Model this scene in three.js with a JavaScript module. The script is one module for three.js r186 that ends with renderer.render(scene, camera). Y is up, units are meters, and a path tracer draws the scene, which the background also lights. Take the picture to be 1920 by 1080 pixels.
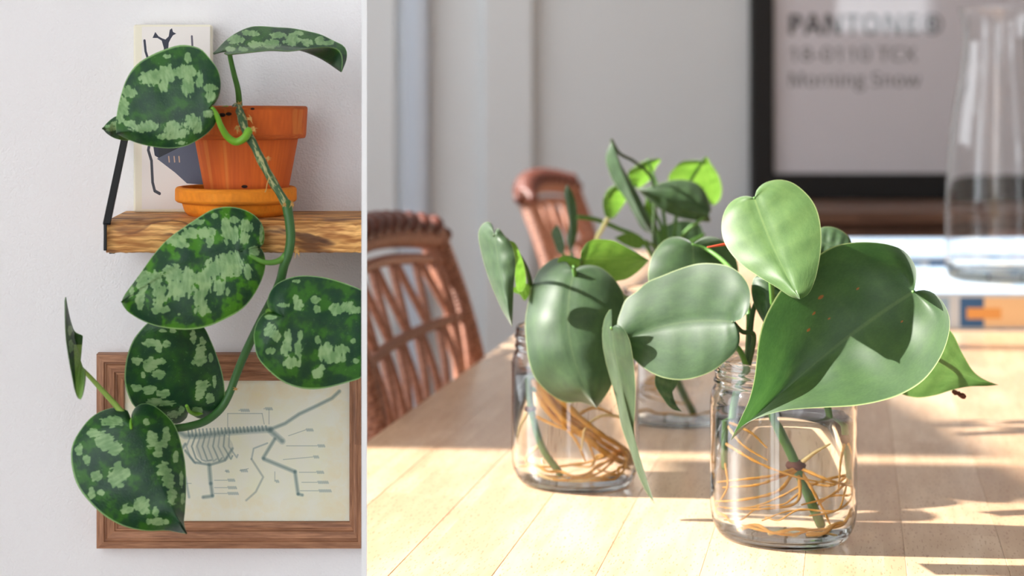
import * as THREE from 'three';
import { mergeGeometries, mergeVertices, toCreasedNormals } from 'three/addons/utils/BufferGeometryUtils.js';
import { RoundedBoxGeometry } from 'three/addons/geometries/RoundedBoxGeometry.js';
import { createNoise2D, createNoise3D } from 'simplex-noise';

// ---------------------------------------------------------------- camera, sky, sun, exposure
const FOCAL = 3500, CX = 683, CY = 170, EYE = 1.04, TABLE_Y = 0.75;      // focal length and the lens axis in pixels of the 1920 x 1080 frame
const scene = new THREE.Scene();
const camera = new THREE.PerspectiveCamera(2 * Math.atan(540 / FOCAL) * 180 / Math.PI, 1920 / 1080, 0.05, 60);
camera.position.set(0, EYE, 0);
camera.lookAt(0, EYE, -1);
camera.setViewOffset(1920, 1080, 960 - CX, 540 - CY, 1920, 1080);         // a shifted lens keeps the verticals upright
camera.focus = 1.09;
camera.userData.fStop = 7.6;
scene.background = new THREE.Color(0.90, 0.95, 1.0);
scene.backgroundIntensity = 3.2;
const SUN_EL = 33 * Math.PI / 180, SUN_AZ = 5 * Math.PI / 180;            // low morning sun from the left, a little behind the table
const sun = new THREE.DirectionalLight(new THREE.Color(1.0, 0.95, 0.89), 13);
sun.position.set(0.3 - 6 * Math.cos(SUN_EL) * Math.cos(SUN_AZ), TABLE_Y + 6 * Math.sin(SUN_EL), -1.4 - 6 * Math.cos(SUN_EL) * Math.sin(SUN_AZ));
sun.target.position.set(0.3, TABLE_Y, -1.4);
sun.shadow.radius = 1.6;
sun.shadow.mapSize.set(2048, 2048);
Object.assign(sun.shadow.camera, { left: -3, right: 3, top: 3, bottom: -3, near: 0.1, far: 16 });
scene.add(sun, sun.target);
const renderer = new THREE.WebGLRenderer({ antialias: true });
renderer.toneMapping = THREE.LinearToneMapping;
renderer.toneMappingExposure = 1.27;
renderer.shadowMap.enabled = true;

// ---------------------------------------------------------------- helpers
let seed = 12345;
const rnd = () => { seed = (seed * 1664525 + 1013904223) >>> 0; return seed / 4294967296; };
const noise2 = createNoise2D(rnd), noise3 = createNoise3D(rnd);
const V = (x, y, z) => new THREE.Vector3(x, y, z);
const lerp = THREE.MathUtils.lerp, clamp = THREE.MathUtils.clamp, smooth = THREE.MathUtils.smoothstep;
const at = (x, y, d) => V((x - CX) / FOCAL * d, EYE - (y - CY) / FOCAL * d, -d);   // the point at distance d that the photograph shows at (x, y)
const fbm = (x, y) => noise2(x, y) * 0.55 + noise2(x * 2.1 + 7, y * 2.1) * 0.28 + noise2(x * 4.3, y * 4.3 + 3) * 0.17;
const used = new Map();
function numbered(name) { const n = used.get(name) ?? 0; used.set(name, n + 1); return n ? name + '_' + String(n).padStart(3, '0') : name; }
function tag(o, label, category, group) { o.userData.label = label; o.userData.category = category; if (group) o.userData.group = group; return o; }
function thing(name, label, category, pos = [0, 0, 0], turn = 0, group) {
  const o = new THREE.Group(); o.name = numbered(name); o.position.set(...pos); o.rotation.y = turn; scene.add(o);
  return tag(o, label, category, group);
}
function part(parent, name, geo, mat, label) { const m = new THREE.Mesh(geo, mat); m.name = name; if (label) m.userData.label = label; parent.add(m); return m; }
function struct(name, geo, mat) { const m = new THREE.Mesh(geo, mat); m.name = name; m.userData.kind = 'structure'; scene.add(m); return m; }
function inParent(parent, geo) { parent.updateMatrixWorld(true); return geo.applyMatrix4(parent.matrixWorld.clone().invert()); }   // world-space shape into a thing's own axes
const srgb = (r, g, b) => [r, g, b];
const hex = (r, g, b) => new THREE.Color().setRGB(r / 255, g / 255, b / 255, THREE.SRGBColorSpace);
function texture(w, h, fn, color = true) {               // fn(u, v) returns sRGB 0..255 or one grey value
  const data = new Uint8Array(w * h * 4);
  for (let j = 0; j < h; j++) for (let i = 0; i < w; i++) {
    const c = fn((i + 0.5) / w, (j + 0.5) / h), o = (j * w + i) * 4;
    if (typeof c === 'number') data[o] = data[o + 1] = data[o + 2] = clamp(c, 0, 255); else for (let k = 0; k < 3; k++) data[o + k] = clamp(c[k], 0, 255);
    data[o + 3] = 255;
  }
  const t = new THREE.DataTexture(data, w, h, THREE.RGBAFormat);
  t.magFilter = THREE.LinearFilter; t.minFilter = THREE.LinearFilter; t.wrapS = t.wrapT = THREE.RepeatWrapping;
  if (color) t.colorSpace = THREE.SRGBColorSpace;
  t.needsUpdate = true;
  return t;
}
function canvasTexture(w, h, draw) {
  const c = document.createElement('canvas'); c.width = w; c.height = h; draw(c.getContext('2d'), w, h);
  const t = new THREE.CanvasTexture(c); t.colorSpace = THREE.SRGBColorSpace; return t;
}
const mix3 = (a, b, k) => [lerp(a[0], b[0], k), lerp(a[1], b[1], k), lerp(a[2], b[2], k)];
const std = (o) => new THREE.MeshStandardMaterial(o), phys = (o) => new THREE.MeshPhysicalMaterial(o);
function box(x0, x1, y0, y1, z0, z1, r = 0) {            // uv in metres
  const w = x1 - x0, h = y1 - y0, d = z1 - z0;
  const g = r ? new RoundedBoxGeometry(w, h, d, 2, r) : new THREE.BoxGeometry(w, h, d);
  g.translate((x0 + x1) / 2, (y0 + y1) / 2, (z0 + z1) / 2);
  return metricUV(g);
}
function metricUV(g, su = 1, sv = 1, ou = 0, ov = 0) {    // box mapping by the way each face points
  const p = g.attributes.position, n = g.attributes.normal, uv = new Float32Array(p.count * 2);
  for (let i = 0; i < p.count; i++) {
    const ax = Math.abs(n.getX(i)), ay = Math.abs(n.getY(i)), az = Math.abs(n.getZ(i));
    let a, b;
    if (ay >= ax && ay >= az) { a = p.getX(i); b = p.getZ(i); } else if (ax >= az) { a = p.getZ(i); b = p.getY(i); } else { a = p.getX(i); b = p.getY(i); }
    uv[i * 2] = a * su + ou; uv[i * 2 + 1] = b * sv + ov;
  }
  g.setAttribute('uv', new THREE.BufferAttribute(uv, 2));
  return g;
}
function tube(points, r, seg = 40, radial = 10, closed = false) {     // r: number or r(t)
  const curve = new THREE.CatmullRomCurve3(points, closed, 'centripetal');
  const g = new THREE.TubeGeometry(curve, seg, 1, radial, closed), p = g.attributes.position, v = V(), n = g.attributes.normal;
  const len = curve.getLength();
  for (let i = 0; i <= seg; i++) {
    const c = curve.getPointAt(i / seg), rad = typeof r === 'number' ? r : r(i / seg);
    for (let j = 0; j <= radial; j++) {
      const k = i * (radial + 1) + j;
      v.fromBufferAttribute(n, k).multiplyScalar(rad).add(c); p.setXYZ(k, v.x, v.y, v.z);
      g.attributes.uv.setXY(k, i / seg * len, j / radial);
    }
  }
  if (closed) return g;
  const caps = [g.toNonIndexed()];
  for (const [e, t] of [[0, -1], [1, 1]]) {                // rounded ends
    const c = curve.getPointAt(e), rad = typeof r === 'number' ? r : r(e), tan = curve.getTangentAt(e).multiplyScalar(t);
    const s = new THREE.SphereGeometry(rad, radial, 6, 0, Math.PI * 2, 0, Math.PI / 2);
    s.applyQuaternion(new THREE.Quaternion().setFromUnitVectors(V(0, 1, 0), tan)); s.translate(c.x, c.y, c.z);
    caps.push(s.toNonIndexed());
  }
  return mergeGeometries(caps);
}
const lathe = (pts, seg = 64) => new THREE.LatheGeometry(pts.map(([x, y]) => new THREE.Vector2(x, y)), seg);
function smoothProfile(pts, n = 6) {                       // pts: [r, y, sharp?]; rounds the joints of a lathe profile
  const out = [];
  for (let i = 0; i < pts.length; i++) {
    const [x, y, rr = 0] = pts[i];
    if (!rr || !i || i === pts.length - 1) { out.push([x, y]); continue; }
    const a = new THREE.Vector2(...pts[i - 1]), b = new THREE.Vector2(x, y), c = new THREE.Vector2(...pts[i + 1]);
    const k1 = Math.min(rr, a.distanceTo(b) * 0.49), k2 = Math.min(rr, c.distanceTo(b) * 0.49);
    const p = b.clone().add(a.sub(b).setLength(k1)), q = b.clone().add(c.sub(b).setLength(k2));
    for (let j = 0; j <= n; j++) { const t = j / n, u = 1 - t; out.push([u * u * p.x + 2 * u * t * b.x + t * t * q.x, u * u * p.y + 2 * u * t * b.y + t * t * q.y]); }
  }
  return out;
}

// ---------------------------------------------------------------- the setting
const WALL_D = 1.098, WALL_BACK = 1.107, PANEL_FRONT = 0.972, PANEL_X = 0.0014;
const LEFT_X = -1.2, RIGHT_X = 3.1, FRONT_Z = 0.85, BACK_D = 4.2, CEIL = 2.75;
const plaster = texture(512, 512, (u, v) => 128 + 90 * fbm(u * 26, v * 26) * 0.6 + 40 * noise2(u * 90, v * 90), false);
const plasterBy = (k) => { const t = plaster.clone(); t.repeat.set(k, k); return t; };
const whiteWall = std({ color: hex(236, 232, 231), roughness: 0.85, bumpMap: plasterBy(6), bumpScale: 0.0005 });
const paleWall = std({ color: hex(221, 225, 227), roughness: 0.9, bumpMap: plasterBy(2), bumpScale: 0.0006 });
const ceilingPaint = std({ color: hex(238, 237, 234), roughness: 0.95 });
const whiteGloss = std({ color: hex(246, 246, 246), roughness: 0.45 });
const casingPaint = std({ color: hex(200, 209, 220), roughness: 0.6 });
const floorWood = std({ map: texture(512, 512, (u, v) => { const k = 0.5 + 0.5 * fbm(u * 5, v * 60), b = Math.floor(v * 6); return mix3([84, 58, 40], [112, 80, 56], clamp(k + 0.2 * Math.sin(b * 7), 0, 1)); }), roughness: 0.55 });

struct('floor', box(LEFT_X - 0.15, RIGHT_X + 0.15, -0.1, 0, -BACK_D - 0.15, FRONT_Z + 0.15), floorWood);
struct('ceiling', box(LEFT_X - 0.15, RIGHT_X + 0.15, CEIL, CEIL + 0.1, -BACK_D - 0.15, FRONT_Z + 0.15), ceilingPaint);
struct('wall_back', box(LEFT_X - 0.15, RIGHT_X + 0.15, 0, CEIL, -BACK_D - 0.15, -BACK_D), paleWall);
struct('wall_right', box(RIGHT_X, RIGHT_X + 0.15, 0, CEIL, -BACK_D, FRONT_Z), std({ color: hex(196, 188, 178), roughness: 0.9 }));
// the wall between the shelf corner and the dining room, closed off by a thin white end panel
struct('wall_partition', box(LEFT_X, -PANEL_X, 0, CEIL, -WALL_BACK, -WALL_D), whiteWall);
struct('trim_1', box(-PANEL_X, PANEL_X, 0, CEIL, -WALL_BACK, -PANEL_FRONT), whiteGloss);
// left wall with the window through which the sun comes in over the table
const WIN = { d0: 1.125, d1: 2.3, y0: 1.47, y1: 2.12, door: 1.72, dB: 3.8, yB0: 1.2, yB1: 2.5 }, SIDE = { z0: -0.3, z1: 0.75, y0: 0.5, y1: 2.3 };
struct('wall_left', mergeGeometries([
  box(LEFT_X - 0.15, LEFT_X, 0, CEIL, -WIN.d0, SIDE.z0), box(LEFT_X - 0.15, LEFT_X, 0, CEIL, SIDE.z1, FRONT_Z), box(LEFT_X - 0.15, LEFT_X, 0, SIDE.y0, SIDE.z0, SIDE.z1), box(LEFT_X - 0.15, LEFT_X, SIDE.y1, CEIL, SIDE.z0, SIDE.z1),
  box(LEFT_X - 0.15, LEFT_X, 0, WIN.y0, -WIN.d1, -WIN.door), box(LEFT_X - 0.15, LEFT_X, WIN.y1, CEIL, -WIN.d1, -WIN.d0),
  box(LEFT_X - 0.15, LEFT_X, 0, WIN.yB0, -WIN.dB, -WIN.d1), box(LEFT_X - 0.15, LEFT_X, WIN.yB1, CEIL, -WIN.dB, -WIN.d1), box(LEFT_X - 0.15, LEFT_X, 0, CEIL, -BACK_D, -WIN.dB)]), paleWall);
{
  const w = new THREE.Group(); w.name = 'window_1'; w.userData.kind = 'structure'; scene.add(w);
  const x0 = LEFT_X - 0.1, x1 = LEFT_X - 0.05;
  part(w, 'sill', box(LEFT_X - 0.15, LEFT_X + 0.04, WIN.y0, WIN.y0 + 0.03, -WIN.d1, -WIN.door, 0.006), whiteGloss);
  part(w, 'frame', box(x0, x1, WIN.yB0, WIN.yB1, -WIN.dB, -WIN.dB + 0.04), whiteGloss);
  part(w, 'frame', box(x0, x1, WIN.y0, WIN.y1, -WIN.d1, -WIN.d1 + 0.035), whiteGloss);
  part(w, 'added_shade_panel', box(x0 + 0.005, x1 - 0.005, 1.575, 1.90, -2.15, -1.63, 0.004), whiteGloss);  // unseen panel added to keep the sun off the table behind the jars
  part(w, 'added_shade_panel', box(x0 + 0.005, x1 - 0.005, WIN.y0 + 0.03, 1.66, -1.76, -1.63, 0.004), whiteGloss);  // lower piece added out of view, shades the left of the table
  part(w, 'added_shade_bar', box(x0 + 0.005, x1 - 0.005, 1.74, 1.90, -1.60, -1.47, 0.004), whiteGloss);  // unseen bar added to cast shade right of the front jar
}
// the glazed wall behind the photographer
const FW = { x0: -1.1, x1: -0.4, y0: 0.25, y1: 2.5 }, HI = { x0: 2.33, x1: 2.82, y0: 1.33, y1: 1.56 };
struct('wall_front', mergeGeometries([
  box(LEFT_X, FW.x0, 0, CEIL, FRONT_Z, FRONT_Z + 0.15), box(FW.x1, HI.x0, 0, CEIL, FRONT_Z, FRONT_Z + 0.15), box(HI.x1, RIGHT_X, 0, CEIL, FRONT_Z, FRONT_Z + 0.15), box(HI.x0, HI.x1, 0, HI.y0, FRONT_Z, FRONT_Z + 0.15), box(HI.x0, HI.x1, HI.y1, CEIL, FRONT_Z, FRONT_Z + 0.15),
  box(FW.x0, FW.x1, 0, FW.y0, FRONT_Z, FRONT_Z + 0.15), box(FW.x0, FW.x1, FW.y1, CEIL, FRONT_Z, FRONT_Z + 0.15)]), paleWall);
{
  const w = new THREE.Group(); w.name = 'window_2'; w.userData.kind = 'structure'; scene.add(w);
  for (const x of [FW.x0 + 0.02, (FW.x0 + FW.x1) / 2, FW.x1 - 0.02]) part(w, 'frame', box(x - 0.02, x + 0.02, FW.y0, FW.y1, FRONT_Z + 0.05, FRONT_Z + 0.09), whiteGloss);
}
// door casing, pilaster and skirting at the far wall
const px = (x, d) => (x - CX) / FOCAL * d;
{
  const d = BACK_D;
  struct('trim_2', mergeGeometries([
    box(px(752, d), px(806, d), 0, CEIL, -d, -d + 0.022, 0.006), box(px(774, d), px(800, d), 0, CEIL, -d + 0.02, -d + 0.034, 0.005)]), casingPaint);
  struct('trim_3', mergeGeometries([box(px(560, d), px(742, d), 0, CEIL, -d, -d + 0.012, 0.004), box(px(903, d), px(1000, d) , 0, CEIL, -d, -d + 0.03, 0.01)]), paleWall);
  struct('baseboard_back', box(px(1000, d), RIGHT_X, 0, 0.11, -d, -d + 0.018, 0.005), casingPaint);
}

// ---------------------------------------------------------------- framed anatomical print on the left wall
const walnut = (() => {
  const map = texture(512, 512, (u, v) => {
    const g = fbm(u * 3, v * 46) * 0.7 + fbm(u * 9, v * 150) * 0.45;
    return mix3([122, 78, 52], [186, 132, 96], clamp(0.55 + g * 0.8, 0, 1));
  });
  return (turn) => { const t = map.clone(); t.rotation = turn; t.repeat.set(6, 6); return std({ map: t, roughness: 0.55 }); };
})();
const walnutAcross = walnut(0), walnutUp = walnut(Math.PI / 2);
{
  const dF = 1.0875, dB = WALL_D, S = dF / FOCAL;
  const X = (x) => (x - CX) * S, Y = (y) => EYE - (y - CY) * S;
  const x0 = X(180), x1 = -PANEL_X - 0.0002, y0 = Y(1030), y1 = Y(665), ix0 = X(230), ix1 = X(655), iy0 = Y(983), iy1 = Y(717);
  const f = thing('framed_print', 'stepped brown wooden frame around a cream animal skeleton chart on the white wall', 'picture frame', [(x0 + x1) / 2, y0, -dB]);
  const steps = [[0, 0], [0, 0.0085], [0.02, 0.0098], [0.28, 0.0100], [0.31, 0.0086], [0.36, 0.0086], [0.4, 0.0080], [0.66, 0.0076], [0.69, 0.0062], [0.74, 0.0062], [0.78, 0.0056], [0.98, 0.0048], [1, 0.0040], [1, 0]];
  const rail = (o0, o1, i0, i1) => {                       // outer corners to inner corners, profile stepped across
    const pos = [];
    const pt = (o, i, k, h) => [lerp(o[0], i[0], k), lerp(o[1], i[1], k), -dB + h];
    for (let n = 0; n < steps.length - 1; n++) {
      const [k, h] = steps[n], [k2, h2] = steps[n + 1], a = pt(o0, i0, k, h), b = pt(o1, i1, k, h), c = pt(o1, i1, k2, h2), d = pt(o0, i0, k2, h2);
      pos.push(...a, ...b, ...c, ...a, ...c, ...d);
    }
    const g = new THREE.BufferGeometry(); g.setAttribute('position', new THREE.Float32BufferAttribute(pos, 3)); g.computeVertexNormals();
    return inParent(f, metricUV(g));
  };
  const O = [[x0, y0], [x1, y0], [x1, y1], [x0, y1]], I = [[ix0, iy0], [ix1, iy0], [ix1, iy1], [ix0, iy1]];
  for (let k = 0; k < 4; k++) part(f, 'frame_rail', rail(O[k], O[(k + 1) % 4], I[k], I[(k + 1) % 4]), k % 2 ? walnutUp : walnutAcross);
  const print = canvasTexture(1024, 640, (c, w, h) => {
    const sx = w / (655 - 230), sy = h / (983 - 717), q = (x, y) => [(x - 230) * sx, (y - 717) * sy];
    c.fillStyle = '#e9e7d6'; c.fillRect(0, 0, w, h);
    for (let i = 0; i < 900; i++) {                          // foxed, yellowed paper
      const x = rnd() * w, y = rnd() * h, e = Math.min(x, y, w - x, h - y), r = 10 + rnd() * 50;
      c.fillStyle = e < 110 ? 'rgba(226,206,148,0.045)' : 'rgba(228,226,200,0.05)';
      c.beginPath(); c.ellipse(x, y, r, r * (0.5 + rnd() * 0.6), rnd() * 3, 0, 7); c.fill();
    }
    const line = (pts, lw, col) => { c.lineCap = 'round'; c.lineJoin = 'round'; c.strokeStyle = col; for (const k of [2.6, 2.0, 1.45, 1.0, 0.6]) { c.lineWidth = lw * k; c.beginPath(); pts.forEach(([x, y], i) => (i ? c.lineTo(...q(x, y)) : c.moveTo(...q(x, y)))); c.stroke(); } };   // soft pencil strokes
    const ink = 'rgba(92,114,116,0.16)', pale = 'rgba(116,136,138,0.13)', faint = 'rgba(126,138,134,0.13)';
    const bone = (a, b, lw) => { line([a, b], lw, ink); for (const [x, y] of [a, b]) { c.fillStyle = ink; c.beginPath(); c.arc(...q(x, y), lw * 0.8, 0, 7); c.fill(); } };
    line([[318, 806], [345, 822], [372, 822], [420, 816], [470, 812], [505, 810]], 13, ink);
    for (let i = 0; i < 22; i++) { const x = 350 + i * 7; line([[x, 811 - (x - 350) * 0.05], [x + 2, 823 - (x - 350) * 0.08]], 4, ink); }
    line([[505, 810], [533, 799], [560, 781], [594, 765], [622, 751], [636, 738]], 8, ink);
    for (let i = 0; i < 9; i++) {                            // ribs
      const x = 356 + i * 9; line([[x, 820], [x - 9 + i, 842], [x - 2 + i * 2, 862 + Math.sin(i / 8 * 3) * 8], [x + 8 + i, 874 - i * 2]], 4, i % 2 ? ink : pale);
    }
    line([[345, 850], [362, 872], [392, 877], [420, 868], [434, 846]], 6, ink);
    c.fillStyle = 'rgba(150,162,150,0.28)'; c.beginPath(); c.ellipse(...q(400, 846), 36 * sx, 30 * sy, 0, 0, 7); c.fill();
    bone([390, 877], [393, 912], 9); bone([393, 912], [396, 934], 8); bone([396, 936], [379, 938], 8);
    bone([345, 838], [322, 868], 7); line([[322, 868], [345, 900], [352, 938]], 6, pale);
    bone([505, 812], [528, 832], 13); bone([514, 828], [492, 864], 8); bone([494, 866], [552, 890], 9); bone([552, 890], [558, 932], 8); bone([558, 932], [566, 934], 7);
    line([[500, 836], [474, 846], [470, 866]], 4, pale); line([[470, 866], [492, 900], [478, 928], [460, 944]], 5, faint);
    const lab = (x0_, y0_, x1_, y1_, n) => { line([[x0_, y0_], [x1_, y1_]], 2, faint); for (let i = 0; i < n; i++) line([[x1_ + 2 + i * 3.4, y1_ - 1.5], [x1_ + 3.6 + i * 3.4, y1_ + 1.5]], 4, pale); };
    lab(540, 822, 572, 811, 4); lab(536, 841, 594, 841, 4); lab(530, 867, 586, 862, 3); lab(560, 891, 592, 891, 4); lab(565, 910, 594, 910, 6); lab(562, 926, 596, 926, 7);
    lab(400, 906, 424, 906, 4); lab(400, 920, 424, 920, 5); lab(400, 931, 424, 931, 6); lab(356, 912, 340, 912, 0); lab(425, 780, 425, 815, 0); lab(425, 780, 490, 780, 0); lab(503, 772, 503, 800, 0); lab(490, 780, 494, 800, 0);
    lab(446, 774, 448, 774, 5); lab(493, 771, 495, 771, 4); lab(464, 884, 448, 888, 4); lab(514, 890, 514, 908, 2); lab(424, 889, 420, 889, 2);
  });
  part(f, 'print', inParent(f, new THREE.PlaneGeometry(ix1 - ix0, iy1 - iy0).translate((ix0 + ix1) / 2, (iy0 + iy1) / 2, -dB + 0.0022)), std({ map: print, roughness: 0.9 }), 'cream chart of an animal skeleton');
  part(f, 'backing_board', inParent(f, box(ix0 - 0.002, ix1 + 0.002, iy0 - 0.002, iy1 + 0.002, -dB, -dB + 0.0018)), walnutAcross);
}

// ---------------------------------------------------------------- live-edge wooden shelf and its strap bracket
const SHELF_TOP = EYE - 0.0708, SHELF_FRONT = 1.021;
const charred = std({
  map: texture(1024, 512, (u, v) => {
    const g = fbm(u * 7 + 0.4 * noise2(u * 3, v * 3), v * 34), dark = smooth(fbm(u * 4.2 + 9, v * 9 + 0.7 * noise2(u * 6, 2)), 0.02, 0.5);
    const base = mix3([160, 100, 46], [240, 186, 112], clamp(0.55 + g, 0, 1)), fine = noise2(u * 30, v * 190) * 14;
    const c = mix3(base, [70, 38, 24], dark * (0.62 + 0.35 * g));
    return [c[0] + fine, c[1] + fine * 0.8, c[2] + fine * 0.5];
  }), roughness: 0.6,
});
{
  const x0 = (198 - CX) / FOCAL * SHELF_FRONT, x1 = -PANEL_X - 0.0002;
  const s = thing('wall_shelf', 'thick live-edge wooden shelf plank with charred streaks fixed to the white wall', 'shelf', [(x0 + x1) / 2, SHELF_TOP - 0.0175, -WALL_D]);
  // cross-section runs from the wall to the uneven front edge, repeated along the plank
  const n = 90, prof = 11, pos = [], uv = [], idx = [];
  for (let i = 0; i <= n; i++) {
    const x = lerp(x0, x1, i / n), w = fbm(i * 0.11, 3.1), w2 = fbm(i * 0.3, 9.2), end = i === 0 ? 0.0006 : 0, F = -SHELF_FRONT;
    const T = SHELF_TOP - end, B = SHELF_TOP - 0.0182 + 0.0004 * w2;
    const ring = [[-WALL_D, T], [F - 0.018, T], [F - 0.009 + 0.001 * w, T - 0.0004], [F - 0.0035 + 0.0008 * w, T - 0.0016], [F - 0.0008 + 0.0006 * w, T - 0.0030 - 0.0006 * w2], [F + 0.0004 * w2, T - 0.0062], [F + 0.0006 * w, T - 0.0105], [F - 0.0004 + 0.0005 * w2, T - 0.0150], [F - 0.0018 + 0.0006 * w, B + 0.0005], [F - 0.004, B], [-WALL_D, B]];
    let run = 0;
    ring.forEach(([z, y], k) => { if (k) run += Math.hypot(z - ring[k - 1][0], y - ring[k - 1][1]); pos.push(x, y, z); uv.push((x - x0) * 3.4, run * 9); });
  }
  for (let i = 0; i < n; i++) for (let k = 0; k < prof - 1; k++) { const a = i * prof + k, b = a + prof; idx.push(a, a + 1, b, b, a + 1, b + 1); }
  for (let k = 1; k < prof - 1; k++) { idx.push(0, k + 1, k); const e = n * prof; idx.push(e, e + k, e + k + 1); }
  let g = new THREE.BufferGeometry(); g.setAttribute('position', new THREE.Float32BufferAttribute(pos, 3)); g.setAttribute('uv', new THREE.Float32BufferAttribute(uv, 2)); g.setIndex(idx);
  g = toCreasedNormals(g, 0.7);
  part(s, 'plank', inParent(s, g), charred);
  const black = std({ color: hex(24, 26, 28), roughness: 0.5, metalness: 0.4 });
  const strap = (a, b, w, t) => {                            // flat bar between two points, w across x
    const dir = b.clone().sub(a), len = dir.length(), q = new THREE.Quaternion().setFromUnitVectors(V(0, 1, 0), dir.normalize());
    const m = new RoundedBoxGeometry(w, len, t, 2, 0.0004); m.applyQuaternion(q); m.translate((a.x + b.x) / 2, (a.y + b.y) / 2, (a.z + b.z) / 2); return m;
  };
  const top = at(239, 236, 1.094), knee = at(200, 420, 1.0185), foot = at(197, 470, 1.0185), back = V(-0.1405, foot.y - 0.0004, -1.06);
  part(s, 'bracket', inParent(s, mergeGeometries([strap(top, knee, 0.0042, 0.0016), strap(knee.clone().setX(-0.1413), foot.clone().setX(-0.1413), 0.0018, 0.0016),
    box(-0.1408, -0.138, SHELF_TOP - 0.0192, SHELF_TOP - 0.0184, -1.09, -1.03)].map((m) => m.index ? m.toNonIndexed() : m))), black, 'black metal strap bracket');
}

// ---------------------------------------------------------------- beetle picture block standing on the shelf
{
  const d1 = 1.0955, dF = 1.084, S = dF / FOCAL, X = (x) => (x - CX) * S, Y = (y) => EYE - (y - CY) * S;
  const x0 = X(250), x1 = X(397), y1 = Y(46), y0 = SHELF_TOP;
  const b = thing('picture_block', 'cream block with a dark stag beetle picture standing behind the terracotta pot', 'picture', [(x0 + x1) / 2, y0, -(d1 + dF) / 2]);
  part(b, 'block', inParent(b, box(x0, x1, y0, y1, -d1, -dF, 0.0014)), std({ color: hex(238, 229, 205), roughness: 0.35 }));
  const art = canvasTexture(512, 1180, (c, w, h) => {
    const q = (x, y) => [(x - 268) / (395 - 268) * w, (y - 50) / (390 - 50) * h];
    c.fillStyle = '#efe6de'; c.fillRect(0, 0, w, h);
    const shape = (pts, col) => { c.fillStyle = col; c.beginPath(); pts.forEach(([x, y], i) => (i ? c.lineTo(...q(x, y)) : c.moveTo(...q(x, y)))); c.closePath(); c.fill(); };
    const line = (pts, lw, col) => { c.strokeStyle = col; c.lineWidth = lw; c.lineCap = 'round'; c.lineJoin = 'round'; c.beginPath(); pts.forEach(([x, y], i) => (i ? c.lineTo(...q(x, y)) : c.moveTo(...q(x, y)))); c.stroke(); };
    const navy = '#1c1e33', grey = '#565a6c';
    shape([[309, 90], [305, 76], [297, 71], [288, 71], [293, 60], [299, 68], [306, 72], [312, 74], [318, 68], [320, 56], [324, 53], [326, 60], [332, 63], [326, 66], [322, 72], [318, 80], [317, 92], [322, 140], [303, 140]], navy);
    line([[273, 76], [275, 96], [282, 118], [296, 140]], 17, navy); line([[361, 68], [362, 86], [352, 112], [334, 140]], 14, '#5a5360');
    shape([[296, 140], [332, 140], [342, 180], [344, 240], [338, 290], [314, 304], [292, 290], [284, 240], [286, 180]], navy);
    shape([[298, 270], [345, 275], [352, 300], [338, 306], [318, 300], [300, 296]], '#15161f');
    line([[286, 250], [280, 280], [286, 300], [288, 340], [292, 356], [301, 361]], 20, '#33333d');
    shape([[296, 296], [372, 258], [395, 270], [395, 345], [352, 342], [330, 322]], grey);
    for (const x of [318, 328, 337]) line([[x, 292], [x + 1, 302]], 9, '#c7a58a');
  });
  const fx0 = X(266), fx1 = X(394), fy1 = Y(50), fy0 = y0 + 0.002;
  part(b, 'print', inParent(b, new THREE.PlaneGeometry(fx1 - fx0, fy1 - fy0).translate((fx0 + fx1) / 2, (fy0 + fy1) / 2, -dF + 0.00015)), std({ map: art, roughness: 0.4 }), 'dark beetle on off-white ground');
}

// ---------------------------------------------------------------- terracotta pot and saucer
const potD = 1.0605;
const clay = (r, g, b, worn) => std({
  map: texture(512, 256, (u, v) => {
    const n = fbm(u * 9, v * 5), f = noise2(u * 70, v * 60) * 7, rub = worn * smooth(fbm(u * 12 + 5, v * 7 + 2), 0.32, 0.5), dark = smooth(fbm(u * 4, v * 3 + 8), 0.1, 0.7) * 0.3;
    return mix3(mix3([r + f + n * 14, g + f * 0.8 + n * 12, b + f * 0.5 + n * 6], [232, 168, 96], rub * 0.55), [r * 0.66, g * 0.6, b * 0.6], dark);
  }), roughness: 0.75, bumpMap: plasterBy(3), bumpScale: 0.0002,
});
const potX = (462 - CX) / FOCAL * potD, saucerX = (442.5 - CX) / FOCAL * potD, PX = potD / FOCAL;
{
  const s = thing('plant_saucer', 'round orange terracotta saucer under the flower pot on the wooden shelf', 'saucer', [saucerX, SHELF_TOP, -potD]);
  const R = 114 * PX;
  const prof = smoothProfile([[0, 0], [88 * PX, 0, 0.001], [96 * PX, 0.0022, 0.002], [101 * PX, 0.0072, 0.0005], [R - 0.0012, 0.0078, 0.0006], [R, 0.0088, 0.0008], [R, 0.0152, 0.0012], [R - 0.0012, 0.0164, 0.001], [R - 0.0042, 0.0164, 0.001], [R - 0.0058, 0.0060, 0.002], [84 * PX, 0.0034, 0.002], [0, 0.0034]]);
  part(s, 'dish', lathe(prof, 96), clay(238, 138, 16, 0.25));
  const specks = [];
  for (let i = 0; i < 14; i++) { const a = rnd() * 6.3, m = new THREE.IcosahedronGeometry(0.0004 + rnd() * 0.0004, 0); m.translate(Math.cos(a) * (0.027 + rnd() * 0.001), 0.0066, Math.sin(a) * (0.027 + rnd() * 0.001)); specks.push(m); }
  const m = part(s, 'soil_crumbs', mergeGeometries(specks), std({ color: hex(210, 190, 160), roughness: 1 })); m.userData.kind = 'stuff';
}
const potY = SHELF_TOP + 0.0036, POT_TOP = EYE - 0.0088;
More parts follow.
